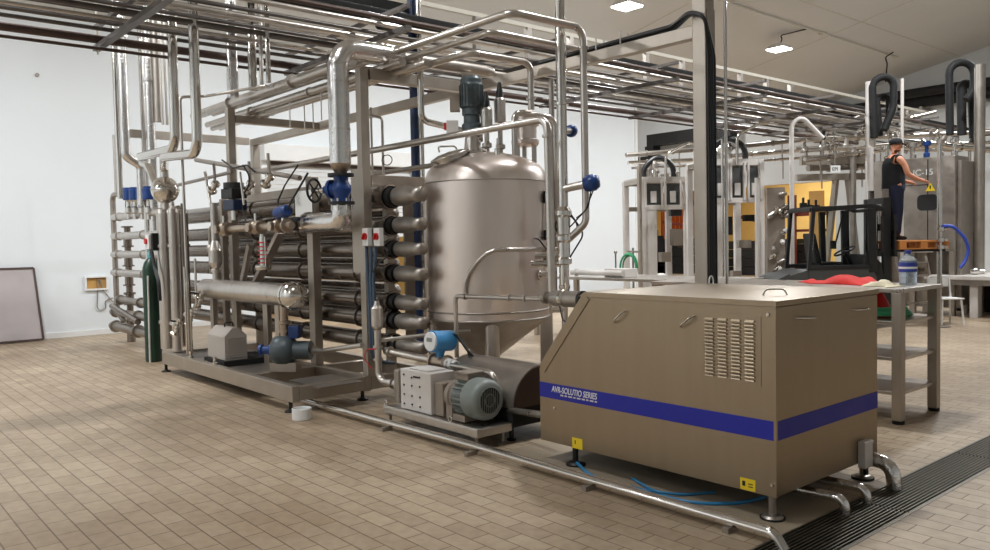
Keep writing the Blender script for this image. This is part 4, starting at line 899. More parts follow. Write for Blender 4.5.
mb = MB(); pts = [U(u, v, 'y', 4.32) for u, v in ((384, 247), (388, 251), (386, 258), (378, 263), (373, 272))]; mb.tube(pts, .009, .1, 6); S('signal_cable', mb, 'black', 'thin black cable looping from the right switch box', 'cable')
# ================================================================== LEFT MANIFOLD AND GAS CYLINDER
q = U(147, 362, 'z', 0)
t = T('gas_cylinder', 'tall dark green gas cylinder standing at the left end of the skid', 'gas cylinder', (q.x, q.y+.1, 0)); g = V((q.x, q.y+.1, 0))
mb = MB(); mb.lathe([(0, 0), (.105, 0), (.115, .02)], g, seg=26); mb.smooth_lathe([(.115, .02), (.115, 1.3), (.11, 1.36), (.085, 1.44), (.045, 1.49), (.035, 1.5)], g, seg=26); part('cylinder_body', mb, 'green', t)
mb = MB(); mb.lathe([(.035, 1.5), (.04, 1.5), (.04, 1.55), (.02, 1.56), (.02, 1.62), (0, 1.62)], g, seg=14); mb.cyl(g+V((0, 0, 1.58)), g+V((.08, -.03, 1.58)), .014); part('cylinder_valve', mb, 'teal', t)
q2 = U(152, 362, 'z', 0); pipe('thin white pole standing against the green gas cylinder', [(g.x+.14, g.y-.1, 0), (g.x+.12, g.y-.08, 1.25)], .013, 'lightg', name='pole', cat='pole')
q = U(150, 242, 'y', 3.62); t = T('switch_box', 'white switch box with red knob behind the green gas cylinder', 'switch box', q-V((0, 0, .1)))
mb = MB(); mb.cbox(q, (.13, .08, .2)); part('enclosure', mb, 'white', t, .006)
mb = MB(); mb.cyl(q+V((-.02, -.04, .01)), q+V((-.02, -.065, .01)), .04); part('rotary_knob', mb, 'red', t)
mb = MB(); mb.cbox(q+V((.1, .05, -.0)), (.06, .12, .24)); part('black_backing', mb, 'black', t)
mb = MB(); mb.tube([q+V((.04, 0, -.1)), q+V((.15, 0, -.35)), q+V((.3, 0, -.55)), q+V((.32, 0, -.8))], .025, .2, 8); S('signal_cable', mb, 'black', 'thick black cable curving down from the switch box behind the gas cylinder', 'cable')
ym = 4.05
def XZ(u, v, y=ym): return U(u, v, 'y', y)
a = XZ(112.5, 195); b = XZ(112.5, 310)
o = pipe('outermost upright pipe of the left manifold, bent over at top and foot', [XZ(128, 192), a, (a.x, ym, b.z), XZ(124, 321)], .045, 'dull', .12, seg=12)
for v, lab in ((217.5, 'top rung pipe of the left manifold'), (236.5, 'second rung pipe of the left manifold'), (254.5, 'third rung pipe of the left manifold'), (272.5, 'fourth rung pipe of the left manifold, behind the gas cylinder')):
    p0 = XZ(114, v); pipe(lab, [(p0.x, ym, p0.z), (-11.6, ym, p0.z)], .062, 'ss', 0, [(0, .1), (0, .5)], seg=14, clr=1.2)
a = XZ(127, 226, 4.3); b = XZ(127, 292, 4.3)
t = T('valve_riser', 'knobbly dark riser with valves inside the left manifold', 'pipe', (a.x, 4.3, 0))
mb = MB(); z0, z1 = 0, a.z
prof = [(0, z0), (.07, z0)]
for k in range(6):
    zz_ = z0+(z1-z0)*k/6; h = (z1-z0)/6; prof += [(.07, zz_), (.07, zz_+h*.45), (.1, zz_+h*.47), (.1, zz_+h*.57), (.055, zz_+h*.6), (.055, zz_+h*.9), (.1, zz_+h*.92), (.1, zz_+h*.99)]
mb.lathe(prof+[(0, z1)], (a.x, 4.3, 0), seg=16); part('riser_body', mb, 'dark', t)
for v, lab, r in ((300, 'upper bottom pipe of the left manifold', .06), (312, 'middle bottom pipe of the left manifold', .065), (326, 'lowest pipe of the left manifold, close to the floor', .075)):
    p0 = XZ(113 if v > 305 else 118, v-.5); pipe(lab, [(p0.x, ym, max(p0.z, .1)), (-11.9, ym, max(p0.z, .1))], r, 'dull', 0, [(0, .06), (0, .45)], seg=14)
pipe('sloping pipe at the foot of the left manifold', [XZ(112, 306, 3.95), XZ(138, 322, 3.95)], .05, 'dark')
for i, u in enumerate((128.5, 135, 142, 148.5)):
    q = U(u, 194-.3*i, 'y', 4.0); t = T('pneumatic_valve', ['first', 'second', 'third', 'fourth'][i]+' blue cylindrical actuator from the left above the left manifold', 'valve', (q.x, 4.0, q.z-.4), 'blue actuators above the left manifold')
    mb = MB(); mb.lathe([(0, -.1), (.085, -.1), (.09, -.08), (.09, .06), (.075, .075), (.075, .1), (0, .1)], q, (0, 0, 1), 20); part('actuator_head', mb, 'blue', t, label='blue actuator head')
    mb = MB(); mb.lathe([(.05, -.1), (.03, -.13), (.03, -.2), (.06, -.22), (.06, -.3), (.04, -.32), (.04, -.4)], q, (0, 0, 1), 14); part('valve_body', mb, 'chrome', t)
    mb = MB(); mb.tube([q+V((-.08, -.02, -.06)), q+V((-.12, -.02, -.22)), q+V((.02, -.02, -.3))], .008, .06, 6); part('air_line', mb, 'black', t)
# vertical pipes dropping from the rack
def XP(u, v, x): return U(u, v, 'x', x)
ZR = 6.3
a = XP(118.5, 150, -13.0); pipe('outermost slim vertical pipe falling from the rack at the left', [(a.x, a.y, ZR), (a.x, a.y, 2.4)], .045, 'chrome', 0, [(0, .3)], seg=14)
a = XP(125.5, 150, -12.9); b = XP(141, 168, -12.9); pipe('wider vertical pipe with a swan neck bend, second from the left', [(a.x, a.y, ZR), (a.x, a.y, a.z-.1), (a.x, b.y, a.z-.22), (a.x, b.y, 2.3)], .07, 'foil', .14, [(0, .45)], seg=18)
a = XP(143, 120, -12.9); pipe('slim vertical pipe just left of the shiny wide pipe', [(a.x, a.y, ZR), (a.x, a.y, 1.2)], .038, 'chrome', 0, seg=14)
a = XP(150.5, 120, -12.7); pipe('shiny wide straight vertical pipe, third from the left', [(a.x, a.y, ZR), (a.x, a.y, 1.0)], .068, 'foil', 0, [(0, .4)], seg=18)
a = XP(157.5, 100, -12.6); pipe('plain vertical pipe behind the shiny wide pipe, ending at the bundle', [(a.x, a.y, ZR), (a.x, a.y, 3.55)], .055, 'dull', 0, seg=14)
for u, lab in ((162, 'thin vertical pipe, left of the pair that ends at the bundle tip'), (166.5, 'thin vertical pipe, right of the pair that ends at the bundle tip')):
    a = XP(u, 100, -12.5); pipe(lab, [(a.x, a.y, ZR), (a.x, a.y, 3.5)], .022, 'ss')
yq = 3.5
a = U(173, 20, 'y', yq); b = U(175, 140, 'y', yq); c = U(140, 157, 'y', yq); pipe('vertical pipe bending left at its foot to an open end', [(a.x, yq, 7.1), (b.x, yq, b.z-.1), (c.x, yq, c.z), (c.x+.02, yq+.03, c.z)], .058, 'chrome', .17, seg=18)
a = U(193.5, 20, 'y', yq); b = U(197, 143, 'y', yq); c = U(164, 157, 'y', yq); pipe('vertical pipe bending left and then down onto the ball shaped vessel', [(a.x, yq, 7.1), (b.x, yq, b.z-.12), (c.x+.02, yq, c.z), (SPH.x, 3.8, c.z-.05), (SPH.x, 3.8, SPH.z+.17)], .058, 'chrome', .16, seg=18)
a = U(148, 166, 'y', 3.75); c = U(157, 188, 'y', 3.75); pipe('short bent pipe arching down onto the ball shaped vessel from the left', [U(142, 163, 'y', 3.75), a, c], .05, 'chrome', .15)
a = XZ(114.5, 135); b = XZ(114.5, 190); pipe('short capped pipe stub at the far left, above the outermost manifold pipe', [(a.x, ym, a.z), (a.x, ym, b.z-.05)], .035, 'ss')
# verticals that meet the bundle
for u, v, r, lab, m in ((233, 95, .075, 'wide shiny vertical pipe falling from the rack onto the overhead bundle', 'foil'), (253, 88, .055, 'middle vertical pipe falling from the rack onto the overhead bundle', 'chrome'), (262, 85, .026, 'thin vertical pipe falling from the rack between two wider ones', 'ss'), (268.5, 80, .03, 'right slim vertical pipe falling from the rack onto the overhead bundle', 'chrome')):
    a = U(u, v, 'y', 4.38); pipe(lab, [(a.x, 4.38, 7.0), (a.x, 4.38, a.z-.03)], r, m, 0, [(0, .4)], seg=18)
# more of the bundle
pipe('thickest pipe of the overhead bundle, ending by the foil clad elbow', [(-12.3, 4.58, 3.63), (-7.65, 4.58, 3.63)], .062, 'ss', 0, [(0, .3), (0, .7)], seg=18)
pipe('pipe along the underside of the overhead bundle', [(-12.0, 4.74, 3.42), (-6.5, 4.74, 3.42)], .036, 'ss', 0, [(0, .3), (0, .7)], seg=14)
pipe('slim pipe along the back of the overhead bundle', [(-12.2, 5.05, 3.6), (-7.2, 5.05, 3.6), (-7.2, 6.6, 3.6)], .04, 'dull', .1, seg=14)
for y_, z_, r_, x1_, lab in ((4.66, 3.47, .04, -6.8, 'lower front pipe of the overhead bundle'), (4.86, 3.43, .03, -6.6, 'lower middle pipe of the overhead bundle'), (4.98, 3.5, .045, -7.0, 'lower back pipe of the overhead bundle')):
    o = pipe(lab, [(-12.0, y_, z_), (x1_, y_, z_)], r_, 'ss', 0, [(0, .3), (0, .62)], seg=14)
    for x in (-9.3, -8.5): mb = MB(); mb.cyl((x, y_, z_-.02), (x, y_, 3.1), .008, seg=8); part('hanger_rod', mb, 'ss', o)
# swan neck and little pipes near the shutter door
a = U(362, 112, 'y', 5.2); b = U(382, 118, 'y', 5.2); pipe('thin bent line hanging from the beam above the tank manway', [(a.x, 5.2, 3.4), (a.x, 5.2, a.z-.02), (b.x, 5.2, b.z), (b.x, 5.2, 2.35)], .016, 'dull', .05)
a = U(371, 115, 'y', 5.3); pipe('thin straight line hanging from the beam left of the tank', [(a.x, 5.3, 3.3), (a.x, 5.3, 2.35)], .014, 'dull')
a = U(415, 130, 'y', 6.5); pipe('dark blue vertical pipe behind the tank, left of the agitator', [(a.x, 6.5, 5.6), (a.x, 6.5, 0)], .065, 'navy', 0, seg=14); pipe('bright vertical pipe hugging the dark blue pipe behind the tank', [(a.x+.12, 6.52, 5.6), (a.x+.12, 6.52, 0)], .035, 'chrome', 0, seg=14)
mb = MB(); q = U(387, 160, 'y', 5.2); mb.ring(q, (.6, -.6, .1), .06, .006, 6, 24); S('cable_loop', mb, 'black', 'thin black cable loop hanging left of the tank manway', 'cable')

# ================================================================== OVERHEAD RACK (runs along the hall)
G = 'pipes of the overhead rack'
LB = 'steel pipe of the long overhead rack running into the depth of the hall'
spec = [(-10.48, 4.16, .05, 'rust'), (-10.34, 4.02, .02, 'rust'), (-10.12, 4.2, .024, 'rackp'), (-9.86, 4.22, .03, 'rackp'), (-9.6, 4.2, .022, 'ss'), (-9.3, 4.22, .03, 'rackp'), (-9.0, 4.2, .024, 'rackp'), (-8.72, 4.22, .034, 'ss'), (-8.4, 4.2, .024, 'rackp'), (-8.1, 4.22, .03, 'ss'), (-7.78, 4.2, .026, 'rust')]
spec += [(-10.2, 4.44, .024, 'rackp'), (-9.7, 4.46, .03, 'ss'), (-8.55, 4.46, .026, 'rackp')]
for i, (x, z, r, m) in enumerate(spec):
    y1 = 21.5 + rnd.uniform(0, 3)
    lab, g = (LB, G)
    if i == 0: lab, g = 'thick brown coated pipe along the left edge of the overhead rack', None
    if i == 1: lab, g = 'thin brown pipe hanging below the left edge of the overhead rack', None
    if i == 10: lab, g = 'brown pipe along the right edge of the overhead rack', None
    S('rack_pipe', MB().tube([(x, -5, z), (x, y1, z)], r, 0, 12), m, lab, 'pipe', g)
ys = [-2.2, .3, 2.8, 5.3, 7.8, 10.3, 12.8, 15.3, 17.8, 20.3]
for k, y in enumerate(ys):
    t = T('rack_support', 'cross channel with two hanger rods carrying the overhead rack', 'support', (-9.1, y, 4.05), 'supports of the overhead rack')
    mb = MB(); mb.box((-10.65, y-.04, 4.05), (-7.6, y+.04, 4.11)); part('channel', mb, 'rackp', t)
    mb = MB(); mb.box((-10.65, y-.03, 4.31), (-7.6, y+.03, 4.35)); part('channel', mb, 'rackp', t)
    for x in ((-10.58, -7.66) if y < 4 else ()):
        mb = MB(); mb.cyl((x, y, 4.0), (x, y, CEIL(x)), .011, seg=8); part('hanger_rod', mb, 'wire', t)
t = T('cable_tray', 'wide black cable tray above the overhead rack, turning along the back wall', 'cable tray', (-8.95, 10, 4.5))
mb = MB(); mb.box((-9.08, 1.5, 4.55), (-8.82, 27.6, 4.56)); mb.box((-9.08, 1.5, 4.55), (-9.07, 27.6, 4.63)); mb.box((-8.83, 1.5, 4.55), (-8.82, 27.6, 4.63)); part('tray_body', mb, 'deep', t)
for k in range(6):
    mb = MB(); x = -9.04+.036*k; mb.tube([(x, 1.5, 4.60+.03*(k % 2)), (x, 27.3-.06*k, 4.60+.03*(k % 2)), (XR-.5, 27.4-.06*k, 4.62)], .034, .3, 8); part('power_cable', mb, 'rubber', t)
# rail with short posts
t = T('suspension_rail', 'pale steel rail on short posts above the overhead rack', 'rail', (-9.33, 12, 4.6))
mb = MB(); mb.box((-9.36, 6.5, 4.98), (-9.30, 24, 5.04)); part('rail_bar', mb, 'wire', t)
for u, v in ((476, 20), (528, 30), (570, 38), (646, 52), (682, 60), (740, 72), (766, 78), (790, 83)):
    q = U(u, v, 'x', -9.33); mb = MB(); mb.box((-9.37, q.y-.045, 4.36), (-9.29, q.y+.045, 4.98)); part('rail_post', mb, 'dull', t)
t = T('cable_tray', 'heavy black cable trunking high at the top left of the photo', 'cable tray', (-7.6, 5, 4.9))
tp, te = U(340, 4, 'z', 4.85), U(416, 15, 'z', 4.85)
mb = MB(); mb.box((tp.x-.22, -3, 4.76), (tp.x+.22, te.y, 4.96)); part('tray_body', mb, 'deep', t)
mb = MB(); mb.cyl((tp.x, te.y-.5, 4.74), (tp.x, te.y+.12, 4.74), .13); part('cable_end', mb, 'rubber', t)
for y in (-2, 1.5, te.y-.8): mb = MB(); mb.cyl((tp.x, y, 4.96), (tp.x, y, CEIL(tp.x)), .012, seg=8); part('hanger_rod', mb, 'dull', t)

# ================================================================== LEFT WALL ITEMS
p = U(20, 270, 'x', -16.62); b0 = U(43, 341, 'z', .0)
t = T('wall_board', 'grey translucent board in a dark frame leaning against the left wall', 'board', (-16.4, 2.8, 0))
y1 = 3.22; y0 = 2.42; top = U(38, 268, 'x', -16.55).z
mb = MB(); A0, A1 = V((-16.38, y0, .03)), V((-16.38, y1, .03)); T0, T1 = V((-16.64, y0, top)), V((-16.64, y1-.06, top)); n_ = V((.02, 0, .004))
mb.hexa([A0, A1, A1-n_, A0-n_, T0, T1, T1-n_, T0-n_]); part('panel', mb, 'board', t)
mb = MB()
for p_, q_ in ((A0, A1), (A1, T1), (T1, T0), (T0, A0)): mb.beam(p_, q_, .035, .03, (1, 0, .2))
part('dark_frame', mb, 'rust', t)
q = U(96, 283, 'x', XL); t = T('wall_recess_box', 'small open wooden-coloured box recessed in the left wall', 'box', (XL, q.y, q.z-.2))
hw, hh = .175, .105
mb = MB(); mb.box((XL-.02, q.y-hw, q.z-hh), (XL+.004, q.y+hw, q.z+hh)); part('box_back', mb, 'card', t)
mb = MB()
mb.box((XL, q.y-hw-.03, q.z+hh), (XL+.06, q.y+hw+.03, q.z+hh+.03)); mb.box((XL, q.y-hw-.03, q.z-hh-.03), (XL+.06, q.y+hw+.03, q.z-hh)); mb.box((XL, q.y-hw-.03, q.z-hh), (XL+.06, q.y-hw, q.z+hh)); mb.box((XL, q.y+hw, q.z-hh), (XL+.06, q.y+hw+.03, q.z+hh)); part('box_frame', mb, 'white', t)
for (pts, lab) in (([(98, 279), (97, 310), (106, 310), (105, 300), (113, 298)], 'thin grey wire running from the wall recess down the left wall'), ([(100, 279), (103, 290), (112, 301), (118, 304)], 'thin dark wire hanging from the wall recess to the manifold')):
    mb = MB(); mb.tube([U(u, v, 'x', XL+.03) for u, v in pts], .012, .1, 6); S('wall_wire', mb, 'dull', lab, 'wire')
mb = MB(); q = U(37, 75, 'x', XL); mb.cyl(q, q+V((.03, 0, 0)), .035, seg=10); S('wall_fitting', mb, 'dull', 'tiny dark fitting high on the bare left wall', 'fitting')
# stacked boxes in the store room behind the tubes
for k, (y, z0, w_, h_) in enumerate(((8.4, 0, .9, .8), (9.5, 0, 1.0, 1.1), (10.6, 0, .8, .6))):
    mb = MB(); mb.box((-18.6, y-w_/2, z0), (-17.9, y+w_/2, h_)); S('carton', mb, 'card', ['low brown carton at the left of the shutter door opening', 'tall brown carton in the middle of the shutter door opening', 'small brown carton at the right of the shutter door opening'][k], 'carton', bev=.01)
# ================================================================== WORK TABLE ON THE RIGHT
tx0, tx1, ty0, ty1, tz = -5.6, -2.93, 7.06, 7.95, 1.17
t = T('work_table', 'long stainless work table with open shelves behind the cabinet', 'table', ((tx0+tx1)/2, (ty0+ty1)/2, 0))
mb = MB(); mb.box((tx0, ty0, tz-.035), (tx1, ty1, tz)); part('table_top', mb, 'lightg' if False else 'ss', t, .004)
shz = [U(880, v, 'y', 7.06).z for v in (321, 357, 391)]
for z in shz:
    mb = MB(); mb.box((tx0+.03, ty0+.03, z-.03), (tx1-.03, ty1-.04, z)); part('shelf', mb, 'ss', t, .004)
for x in (tx0+.05, -4.2, tx1-.045):
    for y in (ty0+.045, 7.86):
        mb = MB(); mb.box((x-.042, y-.042, .03), (x+.042, y+.042, tz-.036)); lg = part('leg', mb, 'frame', t, .004)
        mb = MB(); mb.cyl((x, y, 0), (x, y, .03), .05, seg=14); part('leg_foot', mb, 'rubber', lg)
def cloth(name, label, m, c, L, W, H, rz, seed, nx=26, ny=12):
    r_ = random.Random(seed); ph = [r_.uniform(0, 6.28) for _ in range(6)]
    mb = MB(); R = Matrix.Rotation(rz, 3, 'Z'); top = []; bot = []
    for i in range(nx+1):
        for j in range(ny+1):
            a, b = i/nx*2-1, j/ny*2-1
            w = (1+.18*math.sin(3*a+ph[0]))
            e = max(0, 1-abs(a)**4)*max(0, 1-abs(b)**3)
            h = H*e*(.55+.3*math.sin(4.1*a+ph[1]+b)+.2*math.sin(7*a+3*b+ph[2])+.15*math.sin(9*b+5*a+ph[3]))
            p = R @ V((a*L/2, b*W/2*w+.04*math.sin(5*a+ph[4]), 0)); top.append(V(c)+p+V((0, 0, max(h, .006)))); bot.append(V(c)+p+V((0, 0, .001)))
    mb.v = top+bot; n = len(top)
    for i in range(nx):
        for j in range(ny):
            k = i*(ny+1)+j; q = (k, k+ny+1, k+ny+2, k+1); mb.quad(q, True); mb.quad(tuple(n+x for x in q[::-1]), True)
    bd = [i*(ny+1) for i in range(nx+1)] + [nx*(ny+1)+j for j in range(1, ny+1)] + [i*(ny+1)+ny for i in range(nx-1, -1, -1)] + [j for j in range(ny-1, 0, -1)]
    for a, b in zip(bd, bd[1:]+bd[:1]): mb.quad((a, n+a, n+b, b))
    return S(name, mb, m, label, 'cloth')
c0, c1 = U(812, 281, 'z', tz), U(876, 282, 'z', tz)
c_ = (c0+c1)/2; c_.y = min(c_.y, 7.9); 
ca, cb = U(806, 282, 'y', 7.72), U(884, 282, 'y', 7.55)
cloth('red_cloth', 'crumpled bright red cloth lying on the work table', 'redcloth', ((ca.x+cb.x)/2, 7.65, tz), (cb-ca).length, .42, .085, math.atan2(cb.y-ca.y, cb.x-ca.x), 4)
ca, cb = U(868, 284, 'y', 7.4), U(900, 284, 'y', 7.3)
cloth('cream_cloth', 'crumpled cream cloth beside the red cloth on the work table', 'creamcloth', ((ca.x+cb.x)/2, 7.34, tz), (cb-ca).length, .24, .06, math.atan2(cb.y-ca.y, cb.x-ca.x), 9, 16, 10)
q = U(881, 300, 'y', 7.5); mb = MB(); mb.lathe([(.11, 0), (.07, .09), (.03, .16), (0, .17)], (q.x, 7.45, shz[0]+.07), seg=14); mb.lathe([(0, -.068), (.12, -.068), (.11, 0)], (q.x, 7.45, shz[0]+.07), seg=14); S('red_cone', mb, 'red', 'small red cone standing on the upper shelf of the work table', 'cone')
for k, (dz, r, lab) in enumerate(((.02, .3, 'pale green coiled hose on the upper shelf, bottom loop'), (.05, .27, 'pale green coiled hose on the upper shelf, upper loop'))):
    q = V((-3.35, 7.5, shz[0]+dz)); mb = MB()
    P = [q+V((math.cos(a_*.3)*r*(1+.04*math.sin(a_)), math.sin(a_*.3)*r*.9, .002*a_*.3)) for a_ in range(0, 62)]
    mb.sweep(P, .012, 8); S('green_hose', mb, 'hose', lab, 'hose')
q = U(908, 283, 'y', 7.75); q.z = tz
t = T('water_bottle', 'large clear water bottle with blue label on the work table', 'bottle', q)
mb = MB(); BS = .9
pf = [(0, 0), (.07, .002), (.078, .015), (.075, .06), (.078, .075), (.075, .09), (.078, .105), (.078, .2), (.07, .23), (.035, .27), (.022, .28), (.022, .3), (0, .3)]
mb.smooth_lathe(pf, q, seg=24); part('bottle_body', mb, 'bottle', t)
mb = MB(); mb.lathe([(.0785, .115), (.0795, .118), (.0795, .2), (.0785, .203)], q, seg=24); part('bottle_label', mb, 'label', t, label='blue wraparound label')
mb = MB(); mb.lathe([(.0797, .145), (.0799, .145), (.0799, .165), (.0797, .165)], q, seg=24, ); part('label_stripe', mb, 'white', t)
mb = MB(); mb.lathe([(.026, .285), (.028, .29), (.028, .315), (0, .316)], q, seg=18); part('cap', mb, 'label', t)
# bench further back on the left side with its little control box
t = T('low_bench', 'pale steel bench surface seen beyond the slanted end of the cabinet', 'bench', (-8.2, 10.1, 0))
mb = MB(); mb.box((-10.2, 9.5, .99), (-6.4, 10.7, 1.03)); part('bench_top', mb, 'ss', t)
for x in (-10.1, -6.5):
    for y in (9.6, 10.6): mb = MB(); mb.box((x-.04, y-.04, 0), (x+.04, y+.04, .99)); part('leg', mb, 'frame', t)
q = U(617, 288, 'y', 9.75); t = T('control_unit', 'low grey control unit with dark sockets on the pale bench', 'machine', (q.x, 9.85, 1.031)); UNX = q.x
mb = MB(); mb.box((q.x-.22, 9.7, 1.031), (q.x+.22, 10.0, 1.17)); part('unit_body', mb, 'lightg', t, .01)
for k in range(3):
    mb = MB(); x = q.x-.14+.14*k; mb.box((x-.03, 9.69, 1.05), (x+.03, 9.699, 1.1)); part('socket', mb, 'black', t)
q = V((UNX-.15, 9.9, 1.4)); mb = MB(); mb.tube([(q.x, 9.9, 1.17), (q.x, 9.9, 1.42)], .014); mb.ball((q.x+.0, 9.9, 1.43), .03, 10); S('upright_sensor', mb, 'dull', 'little upright stalk standing on the grey control unit', 'sensor')
q = U(577, 279, 'y', 9.7); pipe('pale horizontal pipe lying over the bench behind the tall chrome pipe', [(q.x-.1, 9.68, 1.1), (q.x+1.0, 9.68, 1.1)], .045, 'lightg', 0, [(0, .1)], seg=14)
# green hose coil on a stand
q = U(629, 267, 'y', 11.5); t = T('hose_coil', 'green hose coil hanging on a thin stand near the far wall corner', 'hose', (q.x, 11.5, 0))
for k, (r, dx) in enumerate(((.2, 0), (.17, .03), (.185, -.03))):
    mb = MB(); n0 = len(mb.v); mb.ring((q.x, 11.5+dx, q.z), (.3, -1, 0), r, .017, 8, 28); mb.xf(Matrix.Translation((q.x, 0, q.z)) @ Matrix.Diagonal((.8, 1, 1.25, 1)) @ Matrix.Translation((-q.x, 0, -q.z)), n0); part('hose_loop', mb, 'hose', t)
mb = MB(); mb.cyl((q.x, 11.62, 0), (q.x, 11.62, q.z+.35), .02); mb.cyl((q.x-.12, 11.62, q.z+.28), (q.x+.22, 11.55, q.z+.28), .018); part('stand', mb, 'dull', t)

# ================================================================== FILLING MACHINES (far middle)
def G(u, depth, z=0.):
    p = UD(u, 240, depth); return V((p.x, p.y, z))
def zat(v, u, depth): return UD(u, v, depth).z
EX, EY = V((1, 0, 0)), V((0, 1, 0))
RT = V((_r.x, _r.y, 0)).normalized(); FW = V((_d.x, _d.y, 0)).normalized()
def filler(label, u0, u1, depth, vt, vb, wins, lampu=None, seed=1):
    """portal filling machine: posts, a window box on top, side panels, base"""
    R_ = random.Random(seed)
    A = G(u0, depth); B = G(u1, depth+.2); X = (B-A).normalized(); Y = V((-X.y, X.x, 0)); wd = (B-A).length; dp = 1.1
    rz = math.atan2(X.y, X.x)
    t = T('filling_machine', label, 'machine', (A+B)/2)
    h = zat(vt, (u0+u1)/2, depth); zb_ = zat(vb, (u0+u1)/2, depth)
    def bx(x0, x1, y0, y1, z0, z1):
        c = A+X*(x0+x1)/2+Y*(y0+y1)/2; return MB().cbox((c.x, c.y, (z0+z1)/2), (x1-x0, y1-y0, z1-z0), rz)
    for (x, y) in ((.05, .05), (wd-.05, .05), (.05, dp), (wd-.05, dp)): part('post', bx(x-.06, x+.06, y-.06, y+.06, .0, h), 'lightg', t)
    for z in (h-.05, zb_): 
        part('rail', bx(.1, wd-.1, .0, .1, z-.05, z+.05), 'lightg', t); part('rail', bx(.1, wd-.1, dp-.05, dp+.05, z-.05, z+.05), 'frame', t)
    part('side_rail', bx(0, .1, .1, dp, h-.1, h), 'frame', t); part('side_rail', bx(wd-.1, wd, .1, dp, h-.1, h), 'frame', t)
    part('roof_plate', bx(.0, wd, .0, dp, h, h+.03), 'lightg', t)
    n = len(wins)
    for k, (f0, f1) in enumerate(wins):
        part('window_pane', bx(wd*f0+.03, wd*f1-.03, .04, .05, zb_+.05, h-.12), 'forklift', t)
        c = A+X*(wd*(f0+f1)/2); w2 = wd*(f1-f0)/2
        mb = MB()
        for (xa, xb, z0, z1) in ((wd*f0, wd*f0+.04, zb_, h-.05), (wd*f1-.04, wd*f1, zb_, h-.05)):
            cc = A+X*(xa+xb)/2-Y*.01; mb.cbox((cc.x, cc.y, (z0+z1)/2), (xb-xa, .05, z1-z0), rz)
        part('window_frame', mb, 'lightg', t)
        part('bottle_gripper', bx(wd*(f0+f1)/2-.06, wd*(f0+f1)/2+.06, -.02, .03, zb_+.1, zb_+.35), 'lightg', t)
    part('side_panel', bx(.12, .38, .02, .05, .35, zb_-.05), 'lightg', t); 
    part('bed', bx(-.1, wd+.1, -.25, dp, .32, .42), 'ss', t)
    for x in (.05, wd*.5, wd-.05): part('bed_leg', bx(x-.04, x+.04, -.2, -.12, 0, .319), 'frame', t)
    for k in range(10):
        x = R_.uniform(.1, wd-.1); z = h+.03
        c = A+X*x+Y*R_.uniform(.1, dp-.1); hh = R_.uniform(.1, .4); mb = MB(); mb.lathe([(0, 0), (.04, 0), (.04, hh*.5), (.07, hh*.55), (.07, hh*.8), (.03, hh), (0, hh)], (c.x, c.y, z), seg=10); part('top_valve', mb, R_.choice(['chrome', 'dull', 'black', 'ss']), t)
    for k in range(8):
        x = R_.uniform(.45, wd-.1); z = R_.uniform(.5, zb_-.1); c = A+X*x+Y*R_.uniform(.3, dp); mb = MB(); mb.cbox((c.x, c.y, z), (R_.uniform(.08, .3), R_.uniform(.08, .25), R_.uniform(.1, .4)), rz); part('inner_unit', mb, R_.choice(['dull', 'dark', 'black', 'deep', 'taupe']), t)
    mb = MB(); c0_ = A+X*.15+Y*.2; c1_ = A+X*(wd*.75)+Y*.2
    mb.tube([(c0_.x, c0_.y, h-.25), (c0_.x, c0_.y, h+.25), (((c0_+c1_)/2).x, ((c0_+c1_)/2).y, h+.52), (c1_.x, c1_.y, h+.3), (c1_.x, c1_.y, h-.1)], .06, .3, 10); part('cable_chain', mb, 'black', t)
    mb = MB(); c0_ = A+X*(wd*.5)-Y*.05; mb.tube([(c0_.x, c0_.y, h-.1), (c0_.x, c0_.y, h+.5), ((c0_+X*.5).x, (c0_+X*.5).y, h+.75), ((c0_+X*.9).x, (c0_+X*.9).y, h+.75)], .03, .2, 10); part('feed_pipe', mb, 'chrome', t)
    return t
filler('filling machine with two dark square windows, left of the tall column', 641, 690, 17.5, 178, 207, ((.08, .45), (.48, .84)), seed=3)
filler('filling machine with three small windows, right of the tall column', 709, 764, 16.5, 160, 200, ((.06, .36), (.38, .66), (.7, .96)), seed=8)
